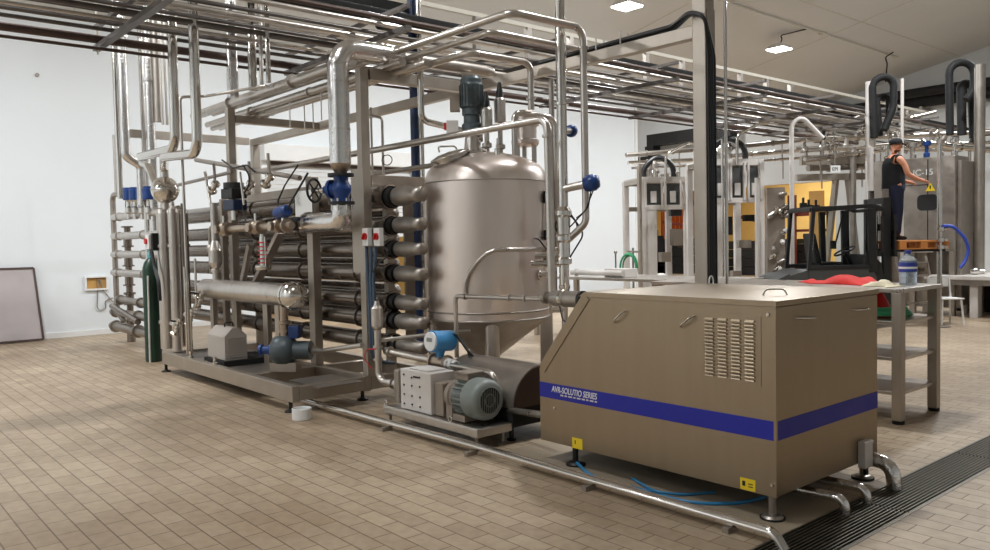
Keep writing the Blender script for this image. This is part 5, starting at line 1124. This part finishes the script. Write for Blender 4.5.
# lattice valve tower
a = G(775, 16.2); t = T('valve_tower', 'cluttered grey valve tower right of the second filling machine', 'machine', a)
ht = zat(188, 775, 16.2)
mb = MB(); mb.cbox((a.x, a.y, ht/2), (.34, .28, ht), .7); part('tower_body', mb, 'taupe', t)
R_ = random.Random(5)
for k in range(26):
    z = R_.uniform(.3, ht-.05); c = a-FW*.22+RT*R_.uniform(-.2, .2); mb = MB(); d = V((R_.uniform(-1, 1), R_.uniform(-1, 1), R_.uniform(-1, 1))).normalized(); mb.lathe([(0, -.08), (.03, -.08), (.05, -.02), (.05, .03), (.03, .08), (0, .08)], (c.x, c.y, z), d, 10); part('tower_fitting', mb, R_.choice(['chrome', 'dull', 'dark', 'lightg']), t)
for (u, d, v0, r, m, lab) in ((757.5, 16.0, 178, .05, 'lightg', 'white post at the right end of the second filling machine'), (792, 15.5, 124, .045, 'lightg', 'tall white pole with a bend left of the forklift cab'), (723, 15.8, 140, .025, 'chrome', 'thin chrome pole right beside the tall column, far back'), (640, 17.2, 166, .05, 'frame', 'thin grey post at the left end of the first filling machine'), (902, 15.6, 80, .03, 'lightg', 'white pole rising above the worker'), (869.5, 16.5, 83, .08, 'lightg', 'thick grey post left of the looped black cable'), (979, 16, 66, .1, 'dull', 'thick grey post right of the tall black cable loop'), (870, 15, 148, .05, 'lightg', 'white post left of the worker'), (939.5, 14.2, 145, .042, 'chrome', 'tall chrome pole in front of the steel filling chamber'), (853, 17.5, 148, .07, 'dull', 'grey post behind the forklift cab roof')):
    a = G(u, d); z1 = zat(v0, u, d); o = pipe(lab, [(a.x, a.y, 0), (a.x, a.y, z1)] if u != 792 else [(a.x, a.y, 0), (a.x, a.y, z1), (a.x+RT.x*.2, a.y+RT.y*.2, z1+.12), (a.x+RT.x*.6, a.y+RT.y*.6, z1-.3)], r, m, .2, name='post', cat='post')
    mb = MB(); mb.cyl((a.x, a.y, 0), (a.x, a.y, .02), r*2, seg=12); part('foot_plate', mb, m, o)
# cross pipes above the filling machines
R_ = random.Random(11)
lines = [(626, 155, 692, 150, 18, .05), (628, 163, 692, 160, 18, .045), (632, 168, 700, 165, 17.6, .03), (708, 150, 800, 140, 18, .05), (708, 158, 850, 146, 18.5, .05), (712, 164, 800, 158, 18, .03), (800, 140, 990, 132, 19, .06), (795, 148, 960, 150, 18, .05), (805, 160, 880, 150, 17, .06), (808, 168, 875, 166, 17.2, .07), (880, 150, 990, 142, 17, .05), (890, 140, 990, 150, 16.5, .07), (860, 130, 935, 112, 19, .05), (800, 152, 900, 143, 17.5, .03), (716, 171, 760, 168, 17, .025)]
labs = ['upper cross pipe over the first filling machine', 'middle cross pipe over the first filling machine', 'lowest cross pipe over the first filling machine', 'upper cross pipe over the second filling machine', 'long middle cross pipe over the second filling machine', 'lowest cross pipe over the second filling machine', 'long thick pipe high above the worker', 'second long pipe above the worker', 'short thick pipe left of the worker at head height', 'short thick beam left of the worker at chest height', 'pipe above the steel filling chamber, sloping up to the right', 'thick pipe above the steel filling chamber, sloping down to the right', 'pale sloping pipe behind the looped black cable', 'thin pipe above the forklift cab', 'thin rod above the second filling machine windows']
for (u0, v0, u1, v1, d, r), lab in zip(lines, labs):
    a, b = UD(u0, v0, d), UD(u1, v1, d+.6); o = pipe(lab, [a, b], r, R_.choice(['ss', 'dull', 'chrome']), 0, [(0, .3), (0, .7)])
    for f in (.2, .8):
        p = a.lerp(b, f); mb = MB(); mb.cyl(p, (p.x, p.y, p.z-.45), .015, seg=8); part('bracket', mb, 'dull', o)
for k in range(24):
    u0, v0, u1, v1, d0, r0 = lines[R_.choice([6, 7, 10, 11, 12, 13])]; f = R_.uniform(.05, .95); c = UD(u0, v0, d0).lerp(UD(u1, v1, d0+.6), f); t = T('manifold_valve', 'small steel valve of the pipe tangle above the forklift and the chamber', 'valve', c-V((0, 0, .12)), 'valves in the far pipe tangle')
    mb = MB(); mb.lathe([(0, -.12), (.04, -.12), (.04, -.02), (.08, 0), (.08, .08), (.05, .1), (.05, .2), (0, .2)], c, (R_.uniform(-.4, .4), 0, 1), 10); part('valve_body', mb, R_.choice(['chrome', 'ss', 'dull', 'black']), t)
    mb = MB(); e = c+V((R_.uniform(-.4, .4), R_.uniform(-.4, .4), R_.uniform(.1, .5))); mb.tube([c, (c.x, c.y, e.z), e], .018, .1, 8); part('tube_stub', mb, R_.choice(['chrome', 'dull']), t)
# black looped cable chains
def loop(lab, pts, d, r):
    mb = MB(); P = fillet([UD(u, v, d) for u, v in pts], .5, 8); mb.sweep(P, r, 10); o = S('cable_chain', mb, 'rubber', lab, 'cable')
loop('looped black cable chain above the worker', [(874, 138), (872, 78), (894, 76), (893, 108), (884, 130)], 16.3, .075)
loop('short inner loop of black cable above the worker', [(880, 136), (877, 97), (889, 95), (888, 125)], 16.6, .06)
loop('tall black cable chain loop at the right edge', [(950, 135), (949, 63), (974, 62), (974, 90), (966, 100)], 16.2, .075)
loop('lower inner black cable loop at the right edge', [(962, 135), (961, 84), (972, 83), (974, 138)], 16.6, .09)
t = T('black_duct', 'thick black insulated duct along the top of the back wall', 'duct', (-6, 28.5, 5.2))
a = UD(833, 112, 30); b_ = U(915, 99, 'y', 28.6); c_ = U(990, 90, 'y', 28.6)
mb = MB(); mb.tube([(b_.x-4.2, 28.55, b_.z-.1), (4, 28.55, b_.z-.1)], .22, 0, 16); part('duct_body', mb, 'rubber', t)
mb = MB(); mb.tube([(b_.x-1, 28.0, b_.z+.1), (4, 28.0, b_.z+.15)], .15, 0, 14); part('duct_body', mb, 'rubber', t)
for k in range(6): x = b_.x-3.5+1.9*k; mb = MB(); mb.box((x-.04, 28.3, b_.z-.4), (x+.04, 28.98, b_.z-.32)); part('wall_bracket', mb, 'dull', t)
# dark bracket beam on the back wall, left
q0, q1 = U(648, 141, 'y', 28.5), U(700, 138, 'y', 28.5)
t = T('dark_wall_beam', 'black stepped beam on the far wall left of the tall column', 'beam', (q0.x, 28.6, q0.z-.8))
mb = MB(); mb.box((q0.x, 28.4, q0.z-.25), (q1.x+1.5, 28.9, q0.z+.25)); part('beam_body', mb, 'black', t)
mb = MB(); mb.box((q0.x-.1, 28.4, q0.z-.7), (q0.x+.35, 28.9, q0.z-.25)); mb.box((q0.x-.5, 28.4, q0.z-.95), (q0.x+.3, 28.9, q0.z-.68)); part('step_bracket', mb, 'black', t)

# ================================================================== STEEL FILLING CHAMBER (right)
K = G(955, 15.6); cw, cdp = 1.62, .75
z0, z1 = 1.28, zat(155, 955, 15.6)
t = T('steel_filling_chamber', 'big closed stainless chamber with dark rounded window beside the worker', 'machine', (K.x-cw/2, K.y+cdp/2, 0))
mb = MB(); mb.box((K.x-cw, K.y, z0), (K.x, K.y+cdp, z1)); part('chamber_body', mb, 'dull', t, .02)
mb = MB()
for x in (K.x-.5, K.x-1.1): mb.box((x-.008, K.y-.006, z0+.05), (x+.008, K.y, z1-.05))
mb.box((K.x-1.1, K.y-.006, z1-.55), (K.x-.5, K.y, z1-.535)); part('door_seam', mb, 'deep', t)
wq0, wq1 = U(917.5, 195, 'y', K.y), U(938, 210, 'y', K.y)
mb = MB(); xa, xb, za, zb2 = wq0.x, wq1.x, wq1.z, wq0.z; rr = .09; P = []
for cx_, cz_, a0_ in ((xb-rr, zb2-rr, 0), (xa+rr, zb2-rr, PI/2), (xa+rr, za+rr, PI), (xb-rr, za+rr, 1.5*PI)):
    P += [(cx_+rr*math.cos(a0_+PI/2*k/5), K.y-.02, cz_+rr*math.sin(a0_+PI/2*k/5)) for k in range(6)]
mb.prism(P, (0, .018, 0)); wn = part('chamber_window', mb, 'black', t)
wq = U(930.5, 187.5, 'y', K.y); mb = MB(); mb.prism([(wq.x-.09, K.y-.012, wq.z-.07), (wq.x+.09, K.y-.012, wq.z-.07), (wq.x, K.y-.012, wq.z+.09)], (0, .01, 0)); ws = part('warning_sign', mb, 'yellow', t, label='yellow triangular warning sign')
mb = MB(); mb.prism([(wq.x-.012, K.y-.014, wq.z-.03), (wq.x+.012, K.y-.014, wq.z-.03), (wq.x+.012, K.y-.014, wq.z+.04), (wq.x-.012, K.y-.014, wq.z+.04)], (0, .002, 0)); part('printed_mark', mb, 'black', ws)
wq = U(913, 173.5, 'y', K.y); text('IC-15', .17, t, (wq.x, K.y-.012, wq.z-.05), 0, 'lettering', 'white')
mb = MB(); mb.box((K.x-1.5, K.y-.12, z0-.03), (K.x-.4, K.y+.02, z0+.03)); part('ledge', mb, 'lightg', t)
for x in (K.x-cw+.06, K.x-.8, K.x-.06):
    for y in (K.y+.06, K.y+cdp-.06): mb = MB(); mb.box((x-.05, y-.05, 0), (x+.05, y+.05, z0-.001)); part('leg', mb, 'frame', t)
mb = MB(); mb.box((K.x-cw, K.y+cdp-.05, .1), (K.x, K.y+cdp-.02, z0-.02)); part('back_panel', mb, 'dull', t)
mb = MB(); mb.box((K.x+.002, K.y+.1, .2), (K.x+.08, K.y+cdp, z1-.1)); part('side_cabinet', mb, 'dull', t, .01)
for k in range(6):
    mb = MB(); x = K.x-cw+.2+.26*k; mb.lathe([(0, 0), (.06, 0), (.06, .1), (.035, .12), (.035, .24), (.08, .26), (.08, .34), (0, .36)], (x, K.y+.3, z1), seg=12); part('roof_valve', mb, ('chrome', 'dull', 'ss', 'blue', 'dull', 'chrome')[k], t)
# step ladder rails by the chamber
L0 = G(925, 14.6); t = T('step_ladder', 'grey metal step ladder below the steel chamber', 'ladder', L0)
for s in (-.28, .28):
    p = L0+RT*s; mb = MB(); mb.tube([(p.x, p.y, 0), (p.x+FW.x*.5, p.y+FW.y*.5, 1.2)], .025); part('stile', mb, 'dull', t)
for k in range(5):
    f = (k+.5)/5; c = L0+FW*.5*f; mb = MB(); mb.cbox((c.x, c.y, 1.2*f), (.56, .14, .025), math.atan2(RT.y, RT.x)); part('tread', mb, 'dull', t)
# valve stand with blue hose
a = G(940.5, 13.9); t = T('valve_stand', 'thin steel valve stand with clamps in front of the chamber', 'stand', a)
mb = MB(); mb.cyl((a.x, a.y, 0), (a.x, a.y, zat(225, 940, 13.9)), .025); part('stand_tube', mb, 'chrome', t)
for v in (229, 240, 247):
    z = zat(v, 940, 13.9); mb = MB(); mb.lathe([(.025, -.04), (.06, -.03), (.06, .03), (.025, .04)], (a.x, a.y, z), seg=12); mb.cyl((a.x, a.y, z), V((a.x, a.y, z))+RT*.12, .03, seg=10); part('clamp', mb, 'chrome', t)
mb = MB(); mb.lathe([(0, 0), (.16, 0), (.16, .02), (0, .02)], a, seg=16); part('foot_plate', mb, 'dull', t)
mb = MB(); mb.tube([UD(u, v, 13.85) for u, v in ((943, 226), (953, 226), (965, 238), (969, 250), (965, 262), (960, 268))], .028, .25, 8); S('blue_hose', mb, 'royal', 'royal blue hose curving down beside the chamber at the right', 'hose')
# platform bench on the right
t = T('platform_bench', 'low pale steel platform bench at the right edge', 'bench', G(980, 14))
a = U(944, 281, 'z', .82); x0 = a.x; yb0 = 13.2
bb = U(968, 318, 'z', 0); 
mb = MB(); mb.box((bb.x-.8, bb.y, .72), (bb.x+4, bb.y+1.6, .80)); part('bench_top', mb, 'lightg', t, .01)
mb = MB(); mb.box((bb.x-.8, bb.y+.02, .62), (bb.x+4, bb.y+.06, .72)); part('apron', mb, 'dull', t)
for dx in (.0, .5, 2.2): 
    mb = MB(); mb.box((bb.x+dx, bb.y+.08, 0), (bb.x+dx+.14, bb.y+.3, .62)); part('leg', mb, 'lightg', t)
mb = MB(); mb.box((bb.x-.7, bb.y+1.4, 0), (bb.x+4, bb.y+1.5, .6)); part('rear_panel', mb, 'deep', t)
for (u, v, lab) in ((975, 262, 'grey clamp fitting lying on the platform bench at the right'), (958, 271, 'chrome hose end lying on the platform bench')):
    c = U(u, v+6, 'z', .8); c.y = max(c.y, bb.y+.3); mb = MB(); mb.lathe([(0, -.1), (.05, -.1), (.07, -.04), (.07, .02), (.04, .06), (.04, .14), (0, .14)], (c.x, bb.y+.5, .872), (1, .3, 0), 12); S('hose_fitting', mb, 'dull' if u > 970 else 'chrome', lab, 'fitting')
a = G(984, 13.0); t = T('tee_stand', 'small dark tee handle stand at the right edge', 'stand', V((a.x, bb.y+.35, .8)))
mb = MB(); mb.cyl((a.x, bb.y+.35, .8), (a.x, bb.y+.35, 1.3), .03); part('stem', mb, 'dull', t)
mb = MB(); mb.cyl((a.x-.1, bb.y+.35, 1.28), (a.x+.1, bb.y+.35, 1.28), .035); part('tee_grip', mb, 'black', t)
# white chair / stool
a = U(946, 324, 'z', 0); t = T('white_chair', 'white metal chair standing on the floor beyond the work table', 'chair', a); rz = .9
def loc(p, rz=rz, a=a): return a + Matrix.Rotation(rz, 3, 'Z') @ V(p)
for sx in (-1, 1):
    for sy in (-1, 1):
        mb = MB(); mb.cyl(loc((sx*.2, sy*.2, 0)), loc((sx*.17, sy*.17, .45)), .018, seg=10); part('leg', mb, 'white', t)
mb = MB(); mb.cbox(loc((0, 0, .462)), (.42, .42, .025), rz); part('seat', mb, 'white', t, .008)
mb = MB(); mb.tube([loc((-.2, .19, .46)), loc((-.2, .25, .85)), loc((.2, .25, .85)), loc((.2, .19, .46))], .016, .08, 8); part('back_frame', mb, 'white', t)
mb = MB(); mb.cbox(loc((0, .235, .74)), (.36, .015, .16), rz); part('backrest', mb, 'white', t)
# sign plate
q = UD(835.5, 169, 16.9); t = T('sign_plate', 'small white sign plate with dark letters left of the worker', 'sign', q-V((0, 0, .08)))
mb = MB(); R3 = math.atan2(RT.y, RT.x); mb.cbox(q, (.2, .012, .15), R3); part('plate', mb, 'white', t)
text('EPI', .1, t, q-RT*.075-FW*.008-V((0, 0, .035)), 0, 'lettering', 'black', 1, 0, RT)
mb = MB(); mb.cyl(q+FW*.02, q+FW*.02+V((0, 0, .5)), .012, seg=8); part('sign_hanger', mb, 'dull', t)
# A-frame supports
a = G(842, 17.6); t = T('a_frame_support', 'grey steel a-frame support behind the forklift cab', 'support', a)
for s in (-.45, .45):
    mb = MB(); mb.beam((a.x+RT.x*s, a.y+RT.y*s, 0), (a.x+RT.x*s*.3, a.y+RT.y*s*.3, zat(180, 842, 17.6)), .12, .1); part('leg', mb, 'frame', t)
mb = MB(); z = zat(177, 842, 17.6); mb.beam((a.x-RT.x*1.0, a.y-RT.y*1.0, z), (a.x+RT.x*.6, a.y+RT.y*.6, z), .14, .14); part('top_beam', mb, 'frame', t)
mb = MB(); z = zat(160, 842, 17.6); mb.beam((a.x-RT.x*.9, a.y-RT.y*.9, z), (a.x+RT.x*.7, a.y+RT.y*.7, z), .14, .2); part('top_beam', mb, 'frame', t)

# ================================================================== PACKING ROOM CONTENT
R_ = random.Random(21)
q0, q1 = U(661, 230, 'y', 31), U(690, 230, 'y', 31)
mb = MB(); n = 14; x0, x1 = q0.x, q1.x
for k in range(n): mb.box((x0+(x1-x0)*k/n, 31+.02*(k % 2), 1.5), (x0+(x1-x0)*(k+.9)/n, 31.01+.02*(k % 2), 3.2))
S('strip_curtain', mb, 'orange', 'orange strip curtain glowing behind the first filling machine', 'curtain')
for k, (u, h, w_, m, lab) in enumerate(((658, 1.55, 1.4, 'deep', 'dark stack of crates behind the first filling machine, left'), (676, 1.6, 1.5, 'deep', 'dark stack of crates under the orange strip curtain'), (747, 1.45, 1.3, 'black', 'dark stack of crates behind the second filling machine'), (786, 1.5, 1.2, 'deep', 'dark stack of crates left of the forklift cab'), (803, 1.3, .9, 'black', 'lower dark crate stack nearest the forklift cab'))):
    a = U(u, 230, 'y', 30.3); t = T('crate_stack', lab, 'crates', (a.x, 30.3, 0))
    nn = 4
    for j in range(nn): mb = MB(); mb.box((a.x-w_/2, 29.8, h*j/nn), (a.x+w_/2, 30.8, h*(j+1)/nn-.02)); part('crate', mb, m, t)
for (u0, v0, u1, v1, w_, lab) in ((781, 215, 826, 213, .16, 'maroon crossbar in front of the yellow packing room'), (784, 231, 826, 230, .1, 'lower maroon crossbar in front of the yellow packing room'), (741, 217, 757, 221, .12, 'maroon crossbar behind the second filling machine'), (663, 222, 690, 226, .12, 'maroon crossbar behind the first filling machine')):
    a, b = U(u0, v0, 'y', 29.6), U(u1, v1, 'y', 29.6); mb = MB(); mb.beam(a, b, .1, w_); S('crossbar', mb, 'maroon', lab, 'beam')
a = U(793, 230, 'y', 29.55); mb = MB(); mb.box((a.x-.16, 29.42, 0), (a.x+.16, 29.55, 3.2)); S('door_post', mb, 'maroon', 'maroon brown upright in the yellow packing room opening', 'post')
a = U(817, 230, 'y', 29.5); mb = MB(); mb.box((a.x-.25, 29.36, 0), (a.x+.3, 29.5, 3.3)); S('door_post', mb, 'card', 'tan upright panel right of the maroon upright', 'post')
for k in range(6):
    a = UD(R_.uniform(782, 824), R_.uniform(204, 212), 19.5); t = T('hanging_clamp', 'small black clamp on the rail in front of the yellow opening', 'clamp', a-V((0, 0, .1)), 'clamps on the black rail')
    mb = MB(); mb.cbox(a, (.16, .16, .14), .6); part('clamp_body', mb, 'black', t); mb = MB(); mb.cyl(a, a+V((0, 0, .2)), .03); part('clamp_stem', mb, 'black', t)
a, b = UD(776, 211, 19.6), UD(828, 208, 19.6); o = pipe('black rail with clamps in front of the yellow opening', [a, b], .05, 'black', name='rail', cat='rail')
for p in (a, b): mb = MB(); mb.cyl((p.x, p.y, 0), p, .04); part('rail_post', mb, 'black', o)
mb = MB(); a = U(683, 270, 'z', .42); q = UD(683.5, 270, 16.6); mb.cbox((q.x, q.y, .57), (.28, .28, .26), .7); S('teal_box', mb, 'teal', 'teal plastic box on the bed of the first filling machine', 'box', bev=.02)
q = UD(661, 268, 16.8); mb = MB(); mb.lathe([(0, .43), (.06, .43), (.06, .7), (.12, .72), (.12, .86), (.05, .9), (0, .9)], (q.x, q.y, 0), seg=14); S('white_pump_head', mb, 'lightg', 'pale upright pump head on the bed of the first filling machine', 'pump')
# ================================================================== FORKLIFT
RZ = math.atan2(RT.y, RT.x)
F = G(832.5, 14.4)
t = T('forklift', 'dark grey forklift with glazed cab parked beyond the work table', 'forklift', F, rz=RZ); t.scale = (1.06, 1.06, 1.03)
mb = MB(); mb.prism([(-.95, -.5, .22), (.58, -.5, .22), (.58, -.5, .62), (.48, -.5, .95), (-.62, -.5, 1.0), (-.95, -.5, .9)], (0, 1.0, 0)); part('chassis', mb, 'forklift', t, .03)
mb = MB(); mb.prism([(-1.15, -.48, .3), (-.9, -.48, .25), (-.9, -.48, .95), (-1.1, -.48, .85)], (0, .96, 0)); part('counterweight', mb, 'forklift', t, .03)
mb = MB(); mb.box((-.6, -.52, .78), (.45, -.5, 1.02)); part('side_panel', mb, 'forklift', t, .01)
for x, r in ((-.7, .25), (.3, .32)):
    for y in (-.46, .46):
        mb = MB(); mb.lathe([(0, -.1), (r*.9, -.1), (r, -.06), (r, .06), (r*.9, .1), (0, .1)], (x, y, r), (0, 1, 0), 26); w_ = part('wheel', mb, 'rubber', t)
        mb = MB(); mb.lathe([(0, -.105), (r*.5, -.105), (r*.55, -.1)], (x, y, r), (0, 1, 0) if y < 0 else (0, -1, 0), 20); part('wheel_hub', mb, 'lightg', w_)
def bar(name, pts, w=.07, m='black', par=t, h=None):
    mb = MB()
    for a, b in zip(pts, pts[1:]): mb.beam(a, b, w, h or w, (0, 1, 0) if abs((V(b)-V(a)).normalized().y) < .9 else (0, 0, 1))
    return part(name, mb, m, par, .008)
for y in (-.5, .5):
    bar('cab_pillar', [(-.60, y, 1.0), (-.52, y, 2.0)], .06); bar('cab_pillar', [(.44, y, .95), (.42, y, 2.02)], .13, 'black', t, .07)
    bar('roof_rail', [(-.56, y, 2.02), (.44, y, 2.06), (.62, y, 2.0)], .07)
    bar('sill', [(-.60, y, 1.04), (.44, y, 1.04)], .07)
bar('roof_crossbar', [(-.55, -.5, 2.02), (-.55, .5, 2.02)], .06); bar('roof_crossbar', [(.6, -.5, 2.0), (.6, .5, 2.0)], .06); bar('roof_crossbar', [(.3, -.5, 2.05), (.3, .5, 2.05)], .06)
mb = MB(); mb.box((-.54, -.49, 2.04), (.4, .49, 2.07)); part('roof_panel', mb, 'black', t)
mb = MB(); mb.hexa([(-.56, -.52, 1.08), (.38, -.52, 1.08), (.38, -.51, 1.08), (-.56, -.51, 1.08), (-.49, -.52, 1.98), (.38, -.52, 1.98), (.38, -.51, 1.98), (-.49, -.51, 1.98)]); part('side_window', mb, 'glass', t)
mb = MB(); mb.box((-.3, -.22, 1.0), (.1, .22, 1.12)); st = part('seat', mb, 'black', t, .03)
mb = MB(); mb.hexa([(-.36, -.22, 1.1), (-.26, -.22, 1.1), (-.26, .22, 1.1), (-.36, .22, 1.1), (-.44, -.2, 1.62), (-.36, -.2, 1.62), (-.36, .2, 1.62), (-.44, .2, 1.62)]); part('seat_back', mb, 'black', st, .03)
mb = MB(); mb.cyl((.38, 0, .95), (.22, 0, 1.28), .035); sc_ = part('steering_column', mb, 'black', t)
mb = MB(); mb.ring((.2, 0, 1.3), (-.45, 0, .9), .17, .016, 8, 26); mb.cyl((.2, -.16, 1.3), (.2, .16, 1.3), .012, seg=8); part('steering_wheel', mb, 'black', sc_)
bar('wiper_arm', [(-.02, -.47, 1.95), (-.16, -.47, 1.4)], .025); bar('inner_post', [(.02, .45, 1.0), (.0, .45, 2.0)], .09)
mb = MB(); mb.cbox((-.18, -.46, 1.42), (.09, .04, .14)); part('mirror', mb, 'black', t, .01)
mb = MB()
mb.prism([(.48, -.42, .3), (.68, -.42, .3), (.68, -.42, .8), (.62, -.42, 1.1), (.48, -.42, 1.25)], (0, .84, 0)); part('front_cowl', mb, 'black', t, .02)
# mast and carriage
for y in (-.32, .32):
    mb = MB(); mb.box((.69, y-.04, .06), (.81, y+.04, 2.2)); part('mast_rail', mb, 'black', t)
    mb = MB(); mb.box((.73, y*.8-.03, .2), (.81, y*.8+.03, 2.35)); part('inner_mast_rail', mb, 'dark', t)
for z in (.4, 1.2, 2.1): mb = MB(); mb.box((.70, -.32, z), (.76, .32, z+.1)); part('mast_crossbar', mb, 'black', t)
mb = MB(); mb.cyl((.74, 0, .2), (.74, 0, 2.0), .05); part('lift_cylinder', mb, 'chrome', t)
for z in (1.2, 1.64): mb = MB(); mb.box((.81, -.48, z), (.86, .48, z+.12)); part('carriage_plate', mb, 'black', t)
for k in range(5): mb = MB(); y = -.44+.22*k; mb.box((.82, y-.02, 1.22), (.85, y+.02, 1.9)); part('backrest_bar', mb, 'black', t)
for y in (-.28, .28): mb = MB(); mb.box((.86, y-.06, 1.27), (1.72, y+.06, 1.315)); mb.box((.86, y-.06, 1.22), (.9, y+.06, 1.68)); part('fork', mb, 'black', t)
P = F + Matrix.Rotation(RZ, 3, 'Z') @ V((.97, 0, 1.357))
t = T('pallet', 'orange wooden pallet lifted on the forks under the worker', 'pallet', P, rz=RZ)
for k in range(5): mb = MB(); y = -.4+.2*k; mb.box((0, y-.07, .125), (.85, y+.07, .15)); part('top_board', mb, 'pallet', t)
for x in (.06, .425, .79):
    mb = MB(); mb.box((x-.06, -.47, .1), (x+.06, .47, .125)); part('stringer_board', mb, 'pallet', t)
    for y in (-.41, 0, .41): mb = MB(); mb.box((x-.06, y-.06, .02), (x+.06, y+.06, .1)); part('pallet_block', mb, 'pallet', t)
for y in (-.41, 0, .41): mb = MB(); mb.box((0, y-.06, 0), (.85, y+.06, .02)); part('bottom_board', mb, 'pallet', t)

# ================================================================== WORKER
def skinned(name, chains, sub=2):
    """chains: list of lists of (x, y, z, rx, ry); chain starts equal to an existing point are joined"""
    verts, rad, edges = [], [], []; key = {}
    for ch in chains:
        prev = None
        for (x, y, z, rx, ry) in ch:
            k = (round(x, 4), round(y, 4), round(z, 4))
            if k not in key: key[k] = len(verts); verts.append((x, y, z)); rad.append((rx, ry))
            i = key[k]
            if prev is not None and prev != i: edges.append((prev, i))
            prev = i
    me = bpy.data.meshes.new(name+'_rig'); me.from_pydata(verts, edges, []); o = bpy.data.objects.new(name+'_rig', me); COL.objects.link(o)
    o.modifiers.new('skin', 'SKIN'); s = o.modifiers.new('sub', 'SUBSURF'); s.levels = s.render_levels = sub
    sv = me.skin_vertices[0].data
    for i, r in enumerate(rad): sv[i].radius = r; sv[i].use_root = (i == 0)
    bpy.context.view_layer.update()
    out = bpy.data.meshes.new_from_object(o.evaluated_get(bpy.context.evaluated_depsgraph_get())); bpy.data.objects.remove(o)
    out.name = name; return out
def skinpart(name, me, m, parent):
    for p in me.polygons: p.use_smooth = True
    me.materials.clear(); me.materials.append(M[m]); o = link(bpy.data.objects.new(name, me))
    if parent: o.parent = parent; ORG[o.name] = ORG[parent.name]
    return o
Pp = F + Matrix.Rotation(RZ, 3, 'Z') @ V((1.52-.62, .12, 0)); 
ph = Pp.copy(); ux = 886
ph = G(893.5, 14.4); Pz = P.z+.151
t = T('person', 'worker in black sleeveless shirt, navy trousers and dark cap standing on the raised pallet', 'person', (ph.x, ph.y, Pz), rz=RZ); t.scale = (1.06, 1.12, 1.03)
pel = (0, 0, .95, .15, .12); 
chains = [[pel, (0, 0, 1.1, .14, .105), (.0, 0, 1.28, .165, .115), (0, 0, 1.40, .13, .09), (.015, 0, 1.49, .055, .055), (.035, 0, 1.56, .07, .062), (.05, 0, 1.63, .085, .1), (.045, 0, 1.69, .08, .095), (.035, 0, 1.735, .045, .05)]]
for s in (-1, 1):
    sh = (0, .185*s, 1.405, .06, .06)
    el = (.10, .25*s, 1.13, .046, .046); wr = (.33, .2*s, 1.03, .033, .033)
    chains.append([(0, 0, 1.40, .13, .09), sh, (.07, .225*s, 1.28, .05, .05), el, (.22, .225*s, 1.07, .043, .043), wr, (.39, .19*s, 1.02, .038, .022), (.425, .185*s, 1.015, .034, .018)])
    chains.append([pel, (0, .1*s, .88, .09, .09), (.02, .11*s, .5, .058, .058), (-.01, .1*s, .3, .055, .055), (0, .1*s, .09, .04, .04), (.12, .11*s, .04, .04, .03)])
me = skinned('body', chains)
bm = bmesh.new(); bm.from_mesh(me)
ex = MB()
for s in (-1, 1):
    for k, (L_, dy) in enumerate(((.065, -.03), (.078, -.01), (.07, .01), (.055, .028))):
        b = V((.41, .187*s+dy, 1.016)); ex.sweep([b, b+V((L_*.55, 0, -.008)), b+V((L_*.85, 0, -.035)), b+V((L_*.8, 0, -.06))], [.0095, .009, .008, .006], 8)
    b = V((.35, .155*s if s > 0 else .19*s+.035, 1.02)); ex.sweep([b, b+V((.035, -.02*s, -.005)), b+V((.065, -.018*s, -.025))], [.012, .01, .008], 8)
    ex.ball((.03, .085*s, 1.62), .028, 10, (.7, .4, 1.1), 6)
ex.sweep([(.115, 0, 1.65), (.15, 0, 1.615), (.125, 0, 1.605)], [.012, .018, .012], 8)
for s in (-1, 1): ex.ball((.125, .034*s, 1.645), .011, 8, n=6)
em = ex.mesh('x', V((0, 0, 0))); bm.from_mesh(em); bm.to_mesh(me); bm.free()
body = skinpart('body', me, 'skin', t)
vest = skinned('sleeveless_shirt', [[(0, 0, .8, .2, .17), (0, 0, .92, .2, .17), (0, 0, 1.15, .195, .155), (0, 0, 1.3, .205, .155), (0, 0, 1.40, .17, .12), (.01, 0, 1.45, .085, .08)], [(0, 0, 1.40, .16, .11), (0, .14, 1.415, .085, .08), (0, .19, 1.40, .075, .075)], [(0, 0, 1.40, .16, .11), (0, -.14, 1.415, .085, .08), (0, -.19, 1.40, .075, .075)]])
skinpart('sleeveless_shirt', vest, 'blackcloth', t)
tr = skinned('trousers', [[(0, 0, 1.06, .16, .13), (0, 0, .98, .185, .15), (0, 0, .9, .18, .145)]] + [[(0, 0, .9, .18, .145), (0, .1*s, .8, .115, .115), (.02, .11*s, .5, .085, .085), (0, .105*s, .28, .078, .078), (0, .1*s, .09, .072, .072)] for s in (-1, 1)])
skinpart('trousers', tr, 'navycloth', t)
for s in (-1, 1):
    b = skinned('boot', [[(0, .1*s, .13, .055, .055), (.01, .1*s, .055, .055, .05), (.09, .105*s, .045, .05, .042), (.17, .11*s, .04, .045, .035)]]); skinpart('boot', b, 'rubber', t)
mb = MB(); mb.smooth_lathe([(.103, 0), (.106, .03), (.095, .07), (.06, .1), (0, .11)], (.04, 0, 1.665), (-.12, 0, 1), 22); mb.hexa([(.12, -.07, 1.668), (.22, -.05, 1.655), (.22, .05, 1.655), (.12, .07, 1.668), (.12, -.07, 1.678), (.22, -.05, 1.663), (.22, .05, 1.663), (.12, .07, 1.678)]); part('cap', mb, 'blackcloth', t)

# ================================================================== VIEW
vs = SC.view_settings; SC.display_settings.display_device = 'sRGB'
vs.view_transform = 'Standard'; vs.look = 'None'; vs.gamma = 1; vs.use_curve_mapping = False; vs.exposure = EXPO
SC.cycles.max_bounces = 8; SC.cycles.glossy_bounces = 5; SC.cycles.transparent_max_bounces = 8; SC.cycles.transmission_bounces = 6
SC.cycles.use_denoising = True
SC.cycles.sample_clamp_indirect = 6
